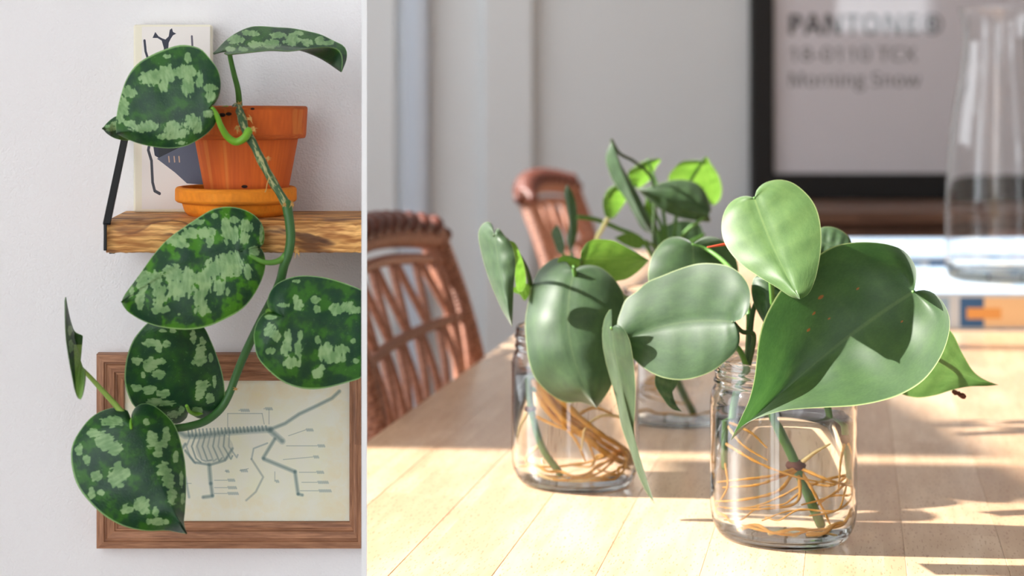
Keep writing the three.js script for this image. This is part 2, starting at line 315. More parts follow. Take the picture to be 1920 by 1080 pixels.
{
  const H = POT_TOP - potY, r0 = 72 * PX, r1 = 97 * PX, R = 115 * PX, R0 = 110 * PX, yr = H - 0.0184;
  const p = thing('flower_pot', 'small orange terracotta pot with a thick worn rim standing in its saucer', 'flower pot', [potX, potY, -potD]);
  const prof = smoothProfile([[0, 0], [r0, 0, 0.0012], [r1, yr, 0.0004], [R0, yr + 0.0004, 0.0006], [R0 + 0.0006, yr + 0.002, 0.001], [R, H - 0.001, 0.0008], [R - 0.0008, H, 0.0008], [R - 0.0030, H, 0.0008], [R - 0.0042, H - 0.004], [r1 - 0.004, yr], [r1 - 0.006, H * 0.5], [0, H * 0.5]]);
  part(p, 'pot_body', lathe(prof, 96), clay(204, 92, 18, 0.5));
  const soil = new THREE.CircleGeometry(R - 0.0043, 48); soil.rotateX(-Math.PI / 2); soil.translate(0, H - 0.0045, 0);
  part(p, 'soil', soil, std({ color: hex(58, 44, 34), roughness: 1, bumpMap: plasterBy(40), bumpScale: 0.001 }));
  const bits = [];
  for (const [a, y, r] of [[-0.33, H - 0.0046, 0.0014], [-0.22, H - 0.004, 0.0012], [0.16, H - 0.0012, 0.0008], [0.02, 0.014, 0.0012], [0.06, 0.006, 0.0009]]) {
    const rr = y > yr ? R : lerp(r0, r1, y / yr), m = new THREE.IcosahedronGeometry(r, 1); m.scale(1.5, 0.8, 0.4); m.rotateY(a); m.translate(Math.sin(a) * rr, y, Math.cos(a) * rr); bits.push(m);
  }
  part(p, 'soil_crumbs', mergeGeometries(bits), std({ color: hex(46, 28, 20), roughness: 1 })).userData.kind = 'stuff';
}

// ---------------------------------------------------------------- leaves
// A leaf is a curved blade with its own distance, slope, fold and thickness. side1 and side2 are its two margins from the petiole to the tip.
function bladeMap({ base, tip, side1, side2, ctrl }) {
  const margin = (pts) => {
    const c = new THREE.CatmullRomCurve3([base, ...pts, tip].map(([x, y]) => V(x, y, 0)), false, 'centripetal');
    return c.getSpacedPoints(60).map((p) => [p.x, p.y]);
  };
  const A = margin(side1), B = margin(side2), ax = tip[0] - base[0], ay = tip[1] - base[1], L2 = ax * ax + ay * ay, L = Math.sqrt(L2);
  const m = ctrl ?? [(base[0] + tip[0]) / 2, (base[1] + tip[1]) / 2];
  let run = 0;
  const G = A.map((a, i) => {
    const pr = ([x, y]) => clamp(((x - base[0]) * ax + (y - base[1]) * ay) / L2, 0, 1), b = B[i];
    run = Math.max(run, (pr(a) + pr(b)) / 2 * 0.93); return i === 60 ? 1 : run * (0.8 + 0.2 * (i / 60) ** 2);
  });
  const pick = (arr, t) => { const f = clamp(t, 0, 1) * 60, i = Math.min(59, Math.floor(f)), k = f - i, a = arr[i], b = arr[i + 1]; return a.length ? [lerp(a[0], b[0], k), lerp(a[1], b[1], k)] : lerp(a, b, k); };
  const mid = (g) => { const k = 1 - g; return [k * k * base[0] + 2 * k * g * m[0] + g * g * tip[0], k * k * base[1] + 2 * k * g * m[1] + g * g * tip[1]]; };
  return { L, ax: ax / L, ay: ay / L, map(s, t) {                       // s -1..1 across, t 0..1 along the margins
    const e = pick(s < 0 ? A : B, t), c = mid(pick(G, t)), k = Math.abs(s), bow = k * (1 - k) * L * 0.06 * (t * (1 - t) * 3);
    return [lerp(c[0], e[0], k) - ax / L * bow, lerp(c[1], e[1], k) - ay / L * bow];
  }, width: (t) => { const a = pick(A, t), b = pick(B, t); return Math.hypot(a[0] - b[0], a[1] - b[1]); } };
}
// d: distance at the centre; gx, gy: change of distance in metres per 100 px; cup: margins further (+) or nearer (-); fold: V along the midrib; roll: side1 nearer, side2 further
function bladeShape(o, parent) {
  const bm = bladeMap(o), N = o.rows ?? 44, M = o.cols ?? 10, W = 2 * M + 1, pos = [], uv = [], idx = [];
  const { d, gx = 0, gy = 0, cup = 0, fold = 0, roll = 0, wave = 0, droop = 0, thick = 0, xMax, curl = 0 } = o;
  const cx = o.cx ?? (o.base[0] + o.tip[0]) / 2, cy = o.cy ?? (o.base[1] + o.tip[1]) / 2, ph = o.base[0] * 0.7 + o.base[1];
  const gridPoint = (s, t) => {
    const [x, y] = bm.map(s, t), k = Math.abs(s), al = ((x - o.base[0]) * bm.ax + (y - o.base[1]) * bm.ay) / bm.L;
    let z = d + gx * (x - cx) / 100 + gy * (y - cy) / 100 + cup * k * k + fold * k + roll * s + droop * (al - 0.45) ** 2 + curl * Math.max(0, al - 0.7) ** 2 * 10;
    z += wave * k * k * Math.sin(ph + t * 9 + s * 2) + (o.rib ?? 0.0006) * Math.exp(-((s * 14) ** 2)) * (1 - t) + (o.quilt ?? 0.0005) * Math.sin(t * 34 + k * 3) * k * (1 - k) * 3;
    const p = at(x, y, z);
    if (xMax !== undefined) p.x = Math.min(p.x, xMax);
    return p;
  };
  for (let i = 0; i <= N; i++) for (let j = 0; j < W; j++) {
    const lin = (j - M) / M, s = Math.sign(lin) * Math.abs(lin) ** 0.85, t = i / N, p = gridPoint(s, t);
    pos.push(p.x, p.y, p.z); uv.push(0.5 + s / 2, t);
  }
  for (let i = 0; i < N; i++) for (let j = 0; j < W - 1; j++) { const a = i * W + j, b = a + 1, c = a + W, e = c + 1; idx.push(a, c, b, b, c, e); }
  let g = new THREE.BufferGeometry();
  g.setAttribute('position', new THREE.Float32BufferAttribute(pos, 3)); g.setAttribute('uv', new THREE.Float32BufferAttribute(uv, 2)); g.setIndex(idx);
  g.computeVertexNormals();
  const n = g.attributes.normal, p = g.attributes.position;
  for (let j = 0; j < W; j++) { const k = Math.min(W * 2 + j, p.count - 1); n.setXYZ(j, n.getX(k), n.getY(k), n.getZ(k)); }   // the fan at the petiole
  let towards = 0;
  for (let i = 0; i < n.count; i += 7) towards += -(n.getX(i) * p.getX(i) + n.getY(i) * (p.getY(i) - EYE) + n.getZ(i) * p.getZ(i));
  if (towards < 0) { g.setIndex(idx.map((_, i) => idx[i - i % 3 + 2 - i % 3])); for (let i = 0; i < n.count; i++) n.setXYZ(i, -n.getX(i), -n.getY(i), -n.getZ(i)); }
  if (thick) {                                               // a second skin behind, joined by a rounded margin
    const pos2 = [...pos], nor = [...n.array], uv2 = [...uv], id = [...g.index.array], base = p.count;
    for (let i = 0; i <= N; i++) for (let j = 0; j < W; j++) {
      const k = i * W + j, e = Math.min(j, W - 1 - j, (N - i) * 2) === 0 ? 0.5 : 1, q = thick * e;
      pos2.push(p.getX(k) - n.getX(k) * q, p.getY(k) - n.getY(k) * q, p.getZ(k) - n.getZ(k) * q); nor.push(-n.getX(k), -n.getY(k), -n.getZ(k)); uv2.push(uv[k * 2], uv[k * 2 + 1]);
    }
    for (let i = 0; i < g.index.count; i += 3) id.push(base + g.index.getX(i), base + g.index.getX(i + 2), base + g.index.getX(i + 1));
    for (const j of [0, W - 1]) for (let i = 0; i < N; i++) { const a = i * W + j, c = a + W, f = j ? 0 : 1; (f !== (towards < 0 ? 1 : 0)) ? id.push(a, a + base, c, c, a + base, c + base) : id.push(a, c, a + base, c, c + base, a + base); }
    g = new THREE.BufferGeometry();
    g.setAttribute('position', new THREE.Float32BufferAttribute(pos2, 3)); g.setAttribute('normal', new THREE.Float32BufferAttribute(nor, 3)); g.setAttribute('uv', new THREE.Float32BufferAttribute(uv2, 2)); g.setIndex(id);
  }
  return inParent(parent, g);
}
function petioleFrom(o) { const [x, y] = o.base, cx = o.cx ?? (o.base[0] + o.tip[0]) / 2, cy = o.cy ?? (o.base[1] + o.tip[1]) / 2; return at(x, y, o.d + (o.gx ?? 0) * (x - cx) / 100 + (o.gy ?? 0) * (y - cy) / 100 + (o.droop ?? 0) * 0.2 + 0.0012); }

// ---------------------------------------------------------------- the silver-marked vine in the terracotta pot
const MARKED = {
  upper: { base: [391, 203], tip: [218.5, 251], side1: [[402, 195], [411, 179], [414, 156], [408, 130], [393, 109], [377, 92], [358, 85.5], [337, 84.5], [310, 92], [282, 104], [256, 121], [238, 146], [227, 177], [220, 207], [217, 237]],
    side2: [[402, 204], [407, 216], [404, 231], [393, 246], [372, 262], [347, 274], [319, 278], [286, 275], [256, 268], [235, 259]], d: 1.0, gx: -0.004, gy: -0.006, cup: 0.006, wave: 0.0012,
    spots: [[285, 146, 20, 12], [312, 138, 17, 14], [306, 160, 9, 10], [348, 135, 18, 12], [352, 155, 10, 22], [375, 150, 6, 14], [393, 165, 12, 6], [395, 181, 8, 9], [352, 108, 6, 9], [313, 106, 6, 4], [240, 172, 14, 9], [232, 200, 10, 14], [225, 215, 7, 14], [262, 240, 16, 7], [280, 236, 16, 8], [243, 232, 9, 6], [325, 240, 14, 12], [335, 250, 16, 8], [360, 228, 13, 12], [370, 240, 8, 10], [390, 214, 9, 6], [310, 256, 16, 5], [340, 268, 8, 3]] },
  side_far: { base: [262, 238], tip: [191.5, 241], side1: [[250, 222], [232, 215], [215, 219], [202, 229]], side2: [[258, 254], [243, 263], [217, 260], [201, 251]], d: 1.035, gx: 0.01, gy: 0.02, cup: 0.003, spots: [[205, 240, 12, 5], [220, 232, 10, 4]] },
  top: { base: [424, 95], tip: [641, 135], ctrl: [560, 62], side1: [[408, 100.5], [397, 103], [408, 91], [426, 73], [449.5, 58], [472.6, 49.7], [491, 49], [519, 51], [546.7, 52.7], [574.4, 57.8], [602, 64.7], [625, 76], [644, 85.5], [650, 95], [650, 111]],
    side2: [[421.7, 101], [447, 99.4], [472.6, 97], [510, 93.7], [544, 95], [577, 90.6], [602, 88], [619, 87.5], [634, 92], [641.5, 103], [643, 118]], d: 1.032, gx: 0.002, roll: -0.018, cup: 0.002, rib: 0,
    spots: [[440, 74, 14, 8], [470, 62, 14, 5], [478, 84, 10, 6], [508, 82, 14, 7], [520, 66, 12, 5], [548, 74, 14, 10], [575, 80, 9, 6], [600, 76, 9, 6], [615, 80, 10, 4], [455, 92, 8, 4], [432, 92, 8, 4], [560, 62, 9, 4]] },
  middle: { base: [450, 470], tip: [227.4, 566.8], ctrl: [350, 486], side1: [[462, 464], [480, 466], [492, 462], [496, 440], [491, 418.6], [476, 402.4], [455, 392], [427.6, 387.4], [399.8, 392], [376.7, 404.7], [349, 423], [314, 448.7], [288.7, 476.5], [265.6, 509], [247, 534], [232, 555]],
    side2: [[459, 462], [466, 458.6], [478.5, 458], [491, 467], [497.7, 486], [496, 509], [487.8, 532], [471.6, 560], [453, 580.6], [423, 598], [390.6, 612], [358, 618], [321, 616.5], [286.4, 609.6], [256, 595.7], [235.5, 580.6]], d: 0.998, gx: 0.001, gy: -0.008, fold: -0.006, cup: 0.012, bright: 0.75,
    spots: [[330, 450, 16, 10], [355, 438, 14, 9], [340, 458, 12, 6], [366, 416, 14, 6], [385, 436, 15, 10], [392, 452, 7, 9], [403, 406, 6, 5], [424, 430, 8, 22], [438, 440, 8, 14], [462, 424, 10, 12], [458, 445, 8, 12], [440, 412, 9, 6], [490, 440, 3, 16], [268, 528, 10, 18], [263, 562, 7, 16], [290, 525, 12, 14], [300, 550, 11, 18], [296, 578, 10, 9], [305, 580, 12, 6], [325, 512, 16, 14], [330, 540, 14, 18], [350, 530, 14, 22], [368, 522, 10, 10], [385, 530, 12, 20], [400, 505, 14, 16], [420, 500, 16, 20], [438, 490, 14, 16], [445, 505, 8, 12], [412, 538, 10, 12], [376, 560, 10, 16], [380, 582, 12, 9], [476, 472, 8, 9], [465, 510, 7, 12], [247, 545, 4, 9], [427, 545, 4, 8], [336, 589, 3, 2]] },
  right: { base: [532, 594], tip: [770, 632], side1: [[522, 586], [508, 584], [501, 571], [504.4, 551.7], [515.5, 535], [537.8, 522.5], [562.8, 517], [593, 517.8], [626.7, 524.4], [654, 533.6], [678, 543], [706, 556], [738, 580], [760, 606]],
    side2: [[520, 588], [501, 584], [485, 599], [476, 624], [476.7, 643], [483.6, 671], [501.7, 693], [529.4, 715.6], [557, 726.7], [579.4, 730], [610, 728], [649, 718], [678, 709], [712, 694], [748, 664]], d: 0.999, gx: 0.004, gy: -0.004, cup: 0.008, xMax: -0.0016, bright: 0.35,
    spots: [[532, 572, 9, 4], [554, 560, 5, 6], [560, 572, 8, 9], [592, 562, 8, 6], [594, 580, 6, 6], [630, 580, 10, 9], [650, 576, 12, 10], [668, 582, 10, 6], [557, 527, 8, 3], [508, 595, 9, 4], [506, 620, 9, 12], [518, 630, 7, 9], [506, 657, 8, 6], [540, 640, 6, 18], [535, 655, 7, 12], [560, 655, 6, 16], [562, 628, 5, 8], [548, 680, 14, 9], [596, 637, 5, 6], [612, 660, 14, 16], [630, 670, 16, 10], [640, 655, 14, 8], [597, 700, 11, 8], [666, 677, 7, 4], [662, 640, 5, 5], [603, 690, 5, 6]] },
  back: { base: [350, 758], tip: [335, 583], side1: [[352.5, 767], [352, 780], [343.5, 790], [333, 795], [318, 793], [285, 782], [252, 762.5], [241, 743], [234, 718], [234, 692], [239, 664.5], [250, 637], [262.6, 620], [275, 607], [302, 590]],
    side2: [[353, 766], [356, 773], [367, 782.7], [382, 785.5], [399, 780.6], [413.8, 769], [421, 749.7], [421, 726], [416, 696.5], [405, 662], [394.6, 637], [384, 615.5], [362, 593]], d: 1.018, gy: 0.012, gx: 0.002, cup: 0.007, bright: 0.1,
    spots: [[282, 643, 12, 7], [298, 650, 6, 9], [312, 645, 7, 6], [256, 676, 9, 7], [282, 684, 12, 11], [302, 678, 9, 6], [268, 703, 4, 5], [298, 702, 10, 9], [256, 727, 9, 6], [279, 730, 11, 8], [306, 738, 12, 7], [290, 754, 12, 7], [312, 756, 14, 5], [326, 778, 10, 7], [362, 632, 5, 10], [380, 640, 5, 7], [374, 675, 12, 10], [376, 658, 8, 10], [380, 722, 12, 8], [374, 740, 8, 9], [393, 748, 7, 9], [402, 715, 3, 9], [370, 770, 9, 6], [305, 620, 6, 3], [324, 620, 6, 4], [395, 670, 4, 7], [340, 768, 5, 5]] },
  front: { base: [246, 802], tip: [350, 1001], ctrl: [290, 900], side1: [[245, 790], [244, 779], [240.5, 771], [223, 764], [205.7, 765.4], [175, 779], [151, 805.5], [135, 836], [134, 870.7], [145, 910], [171, 944.7], [201, 970.8], [236, 988], [275, 995.6], [314.5, 994.7], [336, 999]],
    side2: [[247, 790], [246.5, 777], [253.6, 764], [266.7, 756.7], [284, 758.5], [306, 773], [327.6, 796.8], [338.5, 827], [347, 866], [349, 914], [347, 957.8], [345, 979.5]], d: 0.994, gy: -0.007, gx: 0.003, cup: 0.009, fold: 0.002, bright: 0.3,
    spots: [[210, 790, 18, 9], [195, 825, 14, 14], [175, 812, 12, 7], [215, 840, 12, 12], [205, 835, 14, 10], [148, 842, 6, 10], [162, 862, 6, 9], [180, 893, 9, 9], [220, 895, 14, 18], [222, 880, 10, 12], [239, 886, 5, 7], [172, 925, 6, 9], [189, 923, 6, 5], [238, 955, 10, 8], [265, 945, 12, 12], [272, 958, 7, 7], [293, 978, 18, 6], [285, 825, 9, 14], [297, 838, 7, 12], [312, 815, 6, 12], [308, 830, 6, 10], [275, 790, 5, 6], [306, 880, 10, 12], [316, 900, 10, 16], [322, 930, 8, 14], [330, 857, 5, 9], [340, 900, 3, 14], [343, 935, 3, 10], [292, 960, 5, 8], [296, 852, 8, 5]] },
  edge_on: { base: [157, 692], tip: [124, 557], ctrl: [139, 650], side1: [[157.5, 714], [150, 750], [143, 737], [136, 705], [129.6, 670], [125, 636], [123.5, 596]], side2: [[150, 672], [145, 655], [145, 640], [156, 630.5], [141, 622], [134, 605], [127.5, 577]], d: 0.999, roll: 0.012, rib: 0, pale: 0.6, spots: [[131, 620, 4, 8], [133, 650, 4, 10]] },
};
const RIM = [150, 182, 120];
function markedTexture(o) {
  const bm = bladeMap(o), bright = o.bright ?? 0.2;
  return texture(420, 420, (u, t) => {
    const s = u * 2 - 1, k = Math.abs(s), [x, y] = bm.map(s, t);
    const n1 = fbm(x * 0.018 + 3, y * 0.018), n2 = noise2(u * 6, t * 36) * 0.7 + noise2(u * 14 + 5, t * 84) * 0.35;
    let c = mix3([20, 58, 34], [38, 82, 30], clamp(0.5 + n1, 0, 1));
    c = mix3(c, [72, 134, 16], bright * smooth(n1 + 0.12 * n2 + k * 0.22, 0.05, 0.5));
    c = mix3(c, [22, 52, 34], 0.6 * smooth(0.12 + 0.1 * n2, 0, 0.2) * (1 - smooth(k, 0.0, 0.16)));
    let f = 0;
    for (const [sx, sy, rx, ry] of o.spots) { const q = (((x - sx) / rx) ** 2 + ((y - sy) / ry) ** 2) / 1.35; if (q < 4) f = Math.max(f, 1 - q * 0.62); }
    const rag = f + n2 * 0.36 + noise2(x * 0.07, y * 0.07) * 0.3 + noise2(x * 0.28, y * 0.28) * 0.10;
    const silver = smooth(rag, 0.3, 0.4) * smooth(f, 0.0, 0.1);
    const speck = smooth(noise2(x * 0.14 + 40, y * 0.14) + n2 * 0.5, 0.85, 1.0) * 0.4;
    c = mix3(c, mix3([112, 148, 92], [148, 176, 124], clamp(0.5 + n1 + n2 * 0.6, 0, 1)), Math.max(silver * 0.92, speck * 0.6));
    if (o.pale && y > 646 && x > 138 + (y - 646) * 0.05) c = mix3([138, 172, 92], [120, 156, 78], clamp(0.5 + n2, 0, 1));
    const edge = smooth(k, 0.968, 0.985);
    return mix3(c, RIM, Math.max(edge * 0.8, smooth(-k, -0.012, 0) * (1 - smooth(t, 0.05, 0.25)) * 0.9));
  });
}
{
  const vine = thing('trailing_vine', 'vine with silver-splashed dark green heart leaves trailing from the terracotta pot', 'plant', [potX, POT_TOP, -1.045]);
  const leafSkin = (o) => phys({ map: markedTexture(o), roughness: 0.42, specularIntensity: 0.7, bumpMap: leafBump, bumpScale: 0.0004 });
  const leafBump = texture(256, 256, (u, t) => { const k = Math.abs(u * 2 - 1); return 128 + 60 * Math.sin(t * 60 + k * 4) * k * (1 - k) * 2 + 26 * noise2(u * 40, t * 60); }, false);
  for (const o of Object.values(MARKED)) part(vine, 'leaf', bladeShape({ thick: 0.0009, ...o }, vine), leafSkin(o));
  const stemMap = texture(256, 256, (u, v) => {
    const n = fbm(u * 5, v * 4), m = noise2(u * 18, v * 14);
    return mix3(mix3([52, 84, 50], [84, 112, 62], clamp(0.5 + n, 0, 1)), [176, 170, 118], smooth(n + m * 0.4, 0.05, 0.35) * 0.9);
  });
  stemMap.repeat.set(14, 1);
  const woody = std({ map: stemMap, roughness: 0.6 }), green = std({ color: hex(52, 96, 40), roughness: 0.5 }), lime = std({ color: hex(112, 168, 40), roughness: 0.45 }), dry = std({ color: hex(196, 150, 84), roughness: 0.8 });
  const S = 1.01 / FOCAL;
  part(vine, 'stem', inParent(vine, tube([at(441, 205, 1.045), at(445, 200, 1.036), at(452, 216, 1.022), at(461, 246, 1.0135), at(476, 272, 1.012), at(492, 305, 1.012), at(511, 340, 1.012), at(528, 368, 1.011), at(537, 384, 1.0105)], (t) => S * (8.2 + 0.6 * Math.sin(t * 40)), 90, 14)), woody, 'mottled woody upper stem');
  part(vine, 'stem', inParent(vine, tube([at(537, 382, 1.0105), at(542, 410, 1.009), at(545, 445, 1.008), at(541, 474, 1.008), at(532, 500, 1.01), at(526, 525, 1.014), at(508, 566, 1.018), at(492, 596, 1.022), at(478, 624, 1.026), at(458, 666, 1.031), at(441, 708, 1.035), at(430, 738, 1.036), at(415, 765, 1.035), at(388, 788, 1.031), at(356, 799, 1.025), at(325, 803, 1.021), at(280, 800, 1.016), at(246, 795, 1.010)], (t) => S * (t < 0.03 ? 9.5 : lerp(9.2, 7.2, t)), 140, 14)), green);
  const pet = (pts, r0, r1, m = lime) => part(vine, 'petiole', inParent(vine, tube(pts, (t) => S * lerp(r0, r1, t), 40, 10)), m);
  pet([at(398, 204, 1.0), at(406, 216, 1.001), at(415, 238, 1.003), at(428, 258, 1.006), at(443, 266, 1.007), at(459, 258, 1.007), at(466, 246, 1.009)], 4.8, 8);
  pet([at(430, 98, 1.034), at(433, 114, 1.035), at(439, 140, 1.035), at(446, 168, 1.036), at(449, 198, 1.038)], 4.6, 6, std({ color: hex(76, 128, 44), roughness: 0.5 }));
  pet([at(470, 480, 1.003), at(494, 491, 1.004), at(512, 492, 1.006), at(528, 486, 1.008), at(539, 474, 1.0085)], 4, 6.5, std({ color: hex(92, 142, 52), roughness: 0.5 }));
  pet([at(532, 595, 1.003), at(516, 584, 1.008), at(502, 583, 1.018), at(497, 590, 1.0215)], 3.6, 5);
  pet([at(350, 761, 1.0195), at(356, 772, 1.0255), at(372, 776, 1.034), at(400, 760, 1.038), at(420, 744, 1.037), at(430, 732, 1.036)], 3.2, 5);
  pet([at(152, 690, 1.002), at(166, 704, 1.004), at(190, 730, 1.006), at(212, 754, 1.009), at(246, 794, 1.011)], 3.6, 6.5, std({ color: hex(150, 182, 86), roughness: 0.5 }));
  pet([at(246, 803, 0.9985), at(245, 794, 1.001), at(248, 786, 1.006), at(252, 792, 1.011)], 2.6, 4);
  pet([at(262, 238, 1.036), at(300, 230, 1.037), at(360, 214, 1.038), at(425, 202, 1.042)], 3, 4.5);
  // papery scales and root stubs at the nodes
  for (const [x, y, r, d] of [[449, 196, 7, 1.03], [468, 222, 8, 1.012], [446, 240, 9, 1.012], [474, 243, 8, 1.008], [503, 297, 6, 1.005], [547, 382, 8, 1.004], [556, 472, 9, 1.008], [441, 729, 6, 1.033], [533, 384, 6, 1.003]]) {
    const bits = [];
    for (let i = 0; i < 6; i++) { const m = new THREE.ConeGeometry(S * r * 0.22, S * r * (1.1 + rnd() * 0.8), 5); m.translate(0, S * r * 0.4, 0); m.rotateZ(rnd() * 6.3); m.rotateX((rnd() - 0.3) * 1.2); const p = at(x + (rnd() - 0.5) * r * 0.7, y + (rnd() - 0.5) * r * 0.7, d); m.translate(p.x, p.y, p.z); bits.push(m); }
    part(vine, 'node_scale', inParent(vine, mergeGeometries(bits)), dry);
  }
  part(vine, 'aerial_root', inParent(vine, tube([at(504, 334, 1.008), at(501, 345, 1.007), at(499, 356, 1.008), at(497, 360, 1.009)], S * 1, 16, 6)), dry);
}

// ---------------------------------------------------------------- dining table of light wooden staves
const TURN = -Math.asin(0.254), TABLE = V(-0.1035, 0, -1.1395);
const boardMaps = [0, 1, 2].map((k) => texture(512, 1024, (u, v) => {
  const g = fbm(u * 4 + k * 9, v * 3) * 0.8 + fbm(u * 22, v * 5 + k) * 0.5, fleck = smooth(noise2(u * 130 + k * 31, v * 44), 0.6, 0.8);
  const c = mix3([202, 162, 126], [230, 198, 164], clamp(0.5 + g * 0.7 + (k - 1) * 0.26, 0, 1));
  return mix3(c, [150, 98, 62], fleck * 0.55);
}));
const tableMats = boardMaps.map((map) => { map.repeat.set(4, 1.6); return phys({ map, roughness: 0.4, clearcoat: 0.6, clearcoatRoughness: 0.2 }); });
{
  const t = thing('dining_table', 'large dining table of light blond wooden staves with a satin varnish', 'table', TABLE.toArray(), TURN);
  const W = 0.06, L = 2.3, NB = 16, gap = 0.00012, b = 0.0003, H = 0.028;
  for (let i = 0; i < NB; i++) {
    let z = 0, first = true;
    while (z < L - 0.01) {
      let len = first ? 0.5 + rnd() * 0.9 : 0.8 + rnd() * 0.7; first = false;
      if (z + len > L - 0.25) len = L - z;
      const w = W - gap, s = new THREE.Shape();
      s.moveTo(0, -H); s.lineTo(w, -H); s.lineTo(w, -b); s.lineTo(w - b, 0); s.lineTo(b, 0); s.lineTo(0, -b); s.closePath();
      const g = new THREE.ExtrudeGeometry(s, { depth: len - gap, bevelEnabled: false });
      metricUV(g, 1, 1, rnd() * 3, rnd() * 3); g.translate(i * W, TABLE_Y, -z - len);
      part(t, 'board', g, tableMats[Math.floor(rnd() * 3)]);
      z += len;
    }
  }
  const TW = W * NB, under = tableMats[0];
  part(t, 'apron', box(0.06, TW - 0.06, 0.64, TABLE_Y - H, -0.09, -0.065), under); part(t, 'apron', box(0.06, TW - 0.06, 0.64, TABLE_Y - H, -L + 0.065, -L + 0.09), under);
  part(t, 'apron', box(0.065, 0.09, 0.64, TABLE_Y - H, -L + 0.09, -0.09), under); part(t, 'apron', box(TW - 0.09, TW - 0.065, 0.64, TABLE_Y - H, -L + 0.09, -0.09), under);
  for (const x of [0.06, TW - 0.13]) for (const z of [-0.13, -L + 0.06]) part(t, 'leg', box(x, x + 0.07, 0, TABLE_Y - H, z, z + 0.07, 0.006), under);
}
const onTable = (x, y) => { const d = (EYE - TABLE_Y) * FOCAL / (y - CY); return V((x - CX) / FOCAL * d, TABLE_Y, -d); };

// ---------------------------------------------------------------- glass jars of water
const glass = phys({ color: 0xffffff, roughness: 0.0, transmission: 1, thickness: 0.003, ior: 1.47, attenuationColor: new THREE.Color(0.86, 0.96, 0.92), attenuationDistance: 0.12 });
const waterMat = phys({ color: 0xffffff, roughness: 0.0, transmission: 1, thickness: 0.05, ior: 1.33, attenuationColor: new THREE.Color(0.97, 0.97, 0.9), attenuationDistance: 0.3 });
const JR = 0.0468, JH = 0.116;
function makeJar(label, pos, level) {
  const j = thing('glass_jar', label, 'jar', pos.toArray(), 0, 'glass jars of water on the dining table');
  const wall = 0.0021, n = JR * 0.93;
  const outer = [[0, 0.0012], [JR * 0.72, 0], [JR * 0.86, 0.0004, 0.004], [JR, 0.012, 0.012], [JR, 0.0885, 0.005], [JR - 0.0012, 0.0945, 0.003], [n, 0.098, 0.002], [n, 0.0995], [n + 0.0009, 0.1003, 0.001], [n + 0.0009, 0.1017, 0.001], [n, 0.103], [n, 0.106], [n + 0.0009, 0.1073, 0.001], [n + 0.0009, 0.1087, 0.001], [n, 0.110], [n, 0.1135, 0.001], [n - 0.0004, JH, 0.001]];
  const inner = [[n - wall, JH, 0.001], [n - wall, 0.0985, 0.003], [JR - wall, 0.0915, 0.004], [JR - wall, 0.014, 0.012], [JR * 0.84, 0.0046, 0.006], [JR * 0.3, 0.0036, 0.004], [0, 0.004]];
  const body = lathe(smoothProfile([...outer, ...inner], 5), 96);
  part(j, 'glass', body, glass);
  const o = wall + 0.0004;
  const w = lathe(smoothProfile([[0, 0.0030], [JR * 0.3, 0.0026, 0.004], [JR * 0.85, 0.0036, 0.006], [JR - o, 0.0130, 0.012], [JR - o, level], [0, level]], 5), 96);
  part(j, 'water', w, waterMat);
  return j;
}
const jarFront = onTable(1468, 1006), jarLeft = onTable(1078, 905), jarRear = onTable(1262, 789);
makeJar('clear glass jar at the front of the table holding the largest heart leaf', jarFront, 0.078);
makeJar('clear glass jar beside the rattan chair with a thick tangle of orange roots', jarLeft, 0.081);
makeJar('clear glass jar farthest back with yellow sunlit leaves above it', jarRear, 0.079);

// ---------------------------------------------------------------- heart-leaf cuttings
const greenLeaf = (a, b, o = {}) => {
  const map = texture(384, 384, (u, t) => {
    const s = u * 2 - 1, k = Math.abs(s), n = fbm(u * 5 + a[0], t * 5), fine = noise2(u * 60, t * 60) * 3;
    const vein = Math.max(0, Math.sin(t * 40 + k * 3)) ** 10 * smooth(k, 0.02, 0.2) * (1 - k) * 0.16;
    let c = mix3(a, b, clamp(0.5 + n * 0.5, 0, 1));
    c = mix3(c, [a[0] + 54, a[1] + 44, a[2] + 34], vein + (1 - smooth(k, 0.012, 0.035)) * 0.6 * (1 - t * 0.7));
    c = mix3(c, [188, 200, 138], smooth(k, 0.975, 0.992) * 0.75);
    for (const [x, y, r] of o.dots ?? []) if ((u - x) ** 2 + (t - y) ** 2 < r * r) c = mix3(c, [172, 92, 40], 0.8);
    return [c[0] + fine, c[1] + fine, c[2] + fine];
  });
  return phys({ map, roughness: 1, transmission: o.through ?? 0.5, thickness: 0, specularIntensity: 0.4, clearcoat: o.coat ?? 1, clearcoatRoughness: o.coatRough ?? 0.46, sheen: 0.35, sheenColor: new THREE.Color(0.86, 0.96, 1), sheenRoughness: 0.6, bumpMap: bladeBump, bumpScale: 0.0006, side: THREE.DoubleSide });
};
const bladeBump = texture(256, 256, (u, t) => { const k = Math.abs(u * 2 - 1); return 128 + 70 * Math.sin(t * 40 + k * 3) * k * (1 - k) * 2 + 22 * fbm(u * 18, t * 18) + 14 * noise2(u * 90, t * 90); }, false);
const leafMature = greenLeaf([48, 80, 44], [70, 104, 58]), leafMature2 = greenLeaf([46, 78, 38], [66, 102, 50]), leafSunlit = greenLeaf([80, 118, 56], [104, 140, 72]), leafBacklit = greenLeaf([90, 134, 42], [114, 154, 56], { through: 0.64, coat: 0.6 });  // last two: lighter copies with sunlight and backlight put into the green
const leafBig = greenLeaf([46, 80, 36], [66, 102, 46], { dots: [[0.28, 0.62, 0.008], [0.24, 0.56, 0.007], [0.20, 0.5, 0.01], [0.3, 0.4, 0.006], [0.62, 0.35, 0.006], [0.33, 0.55, 0.005]] });
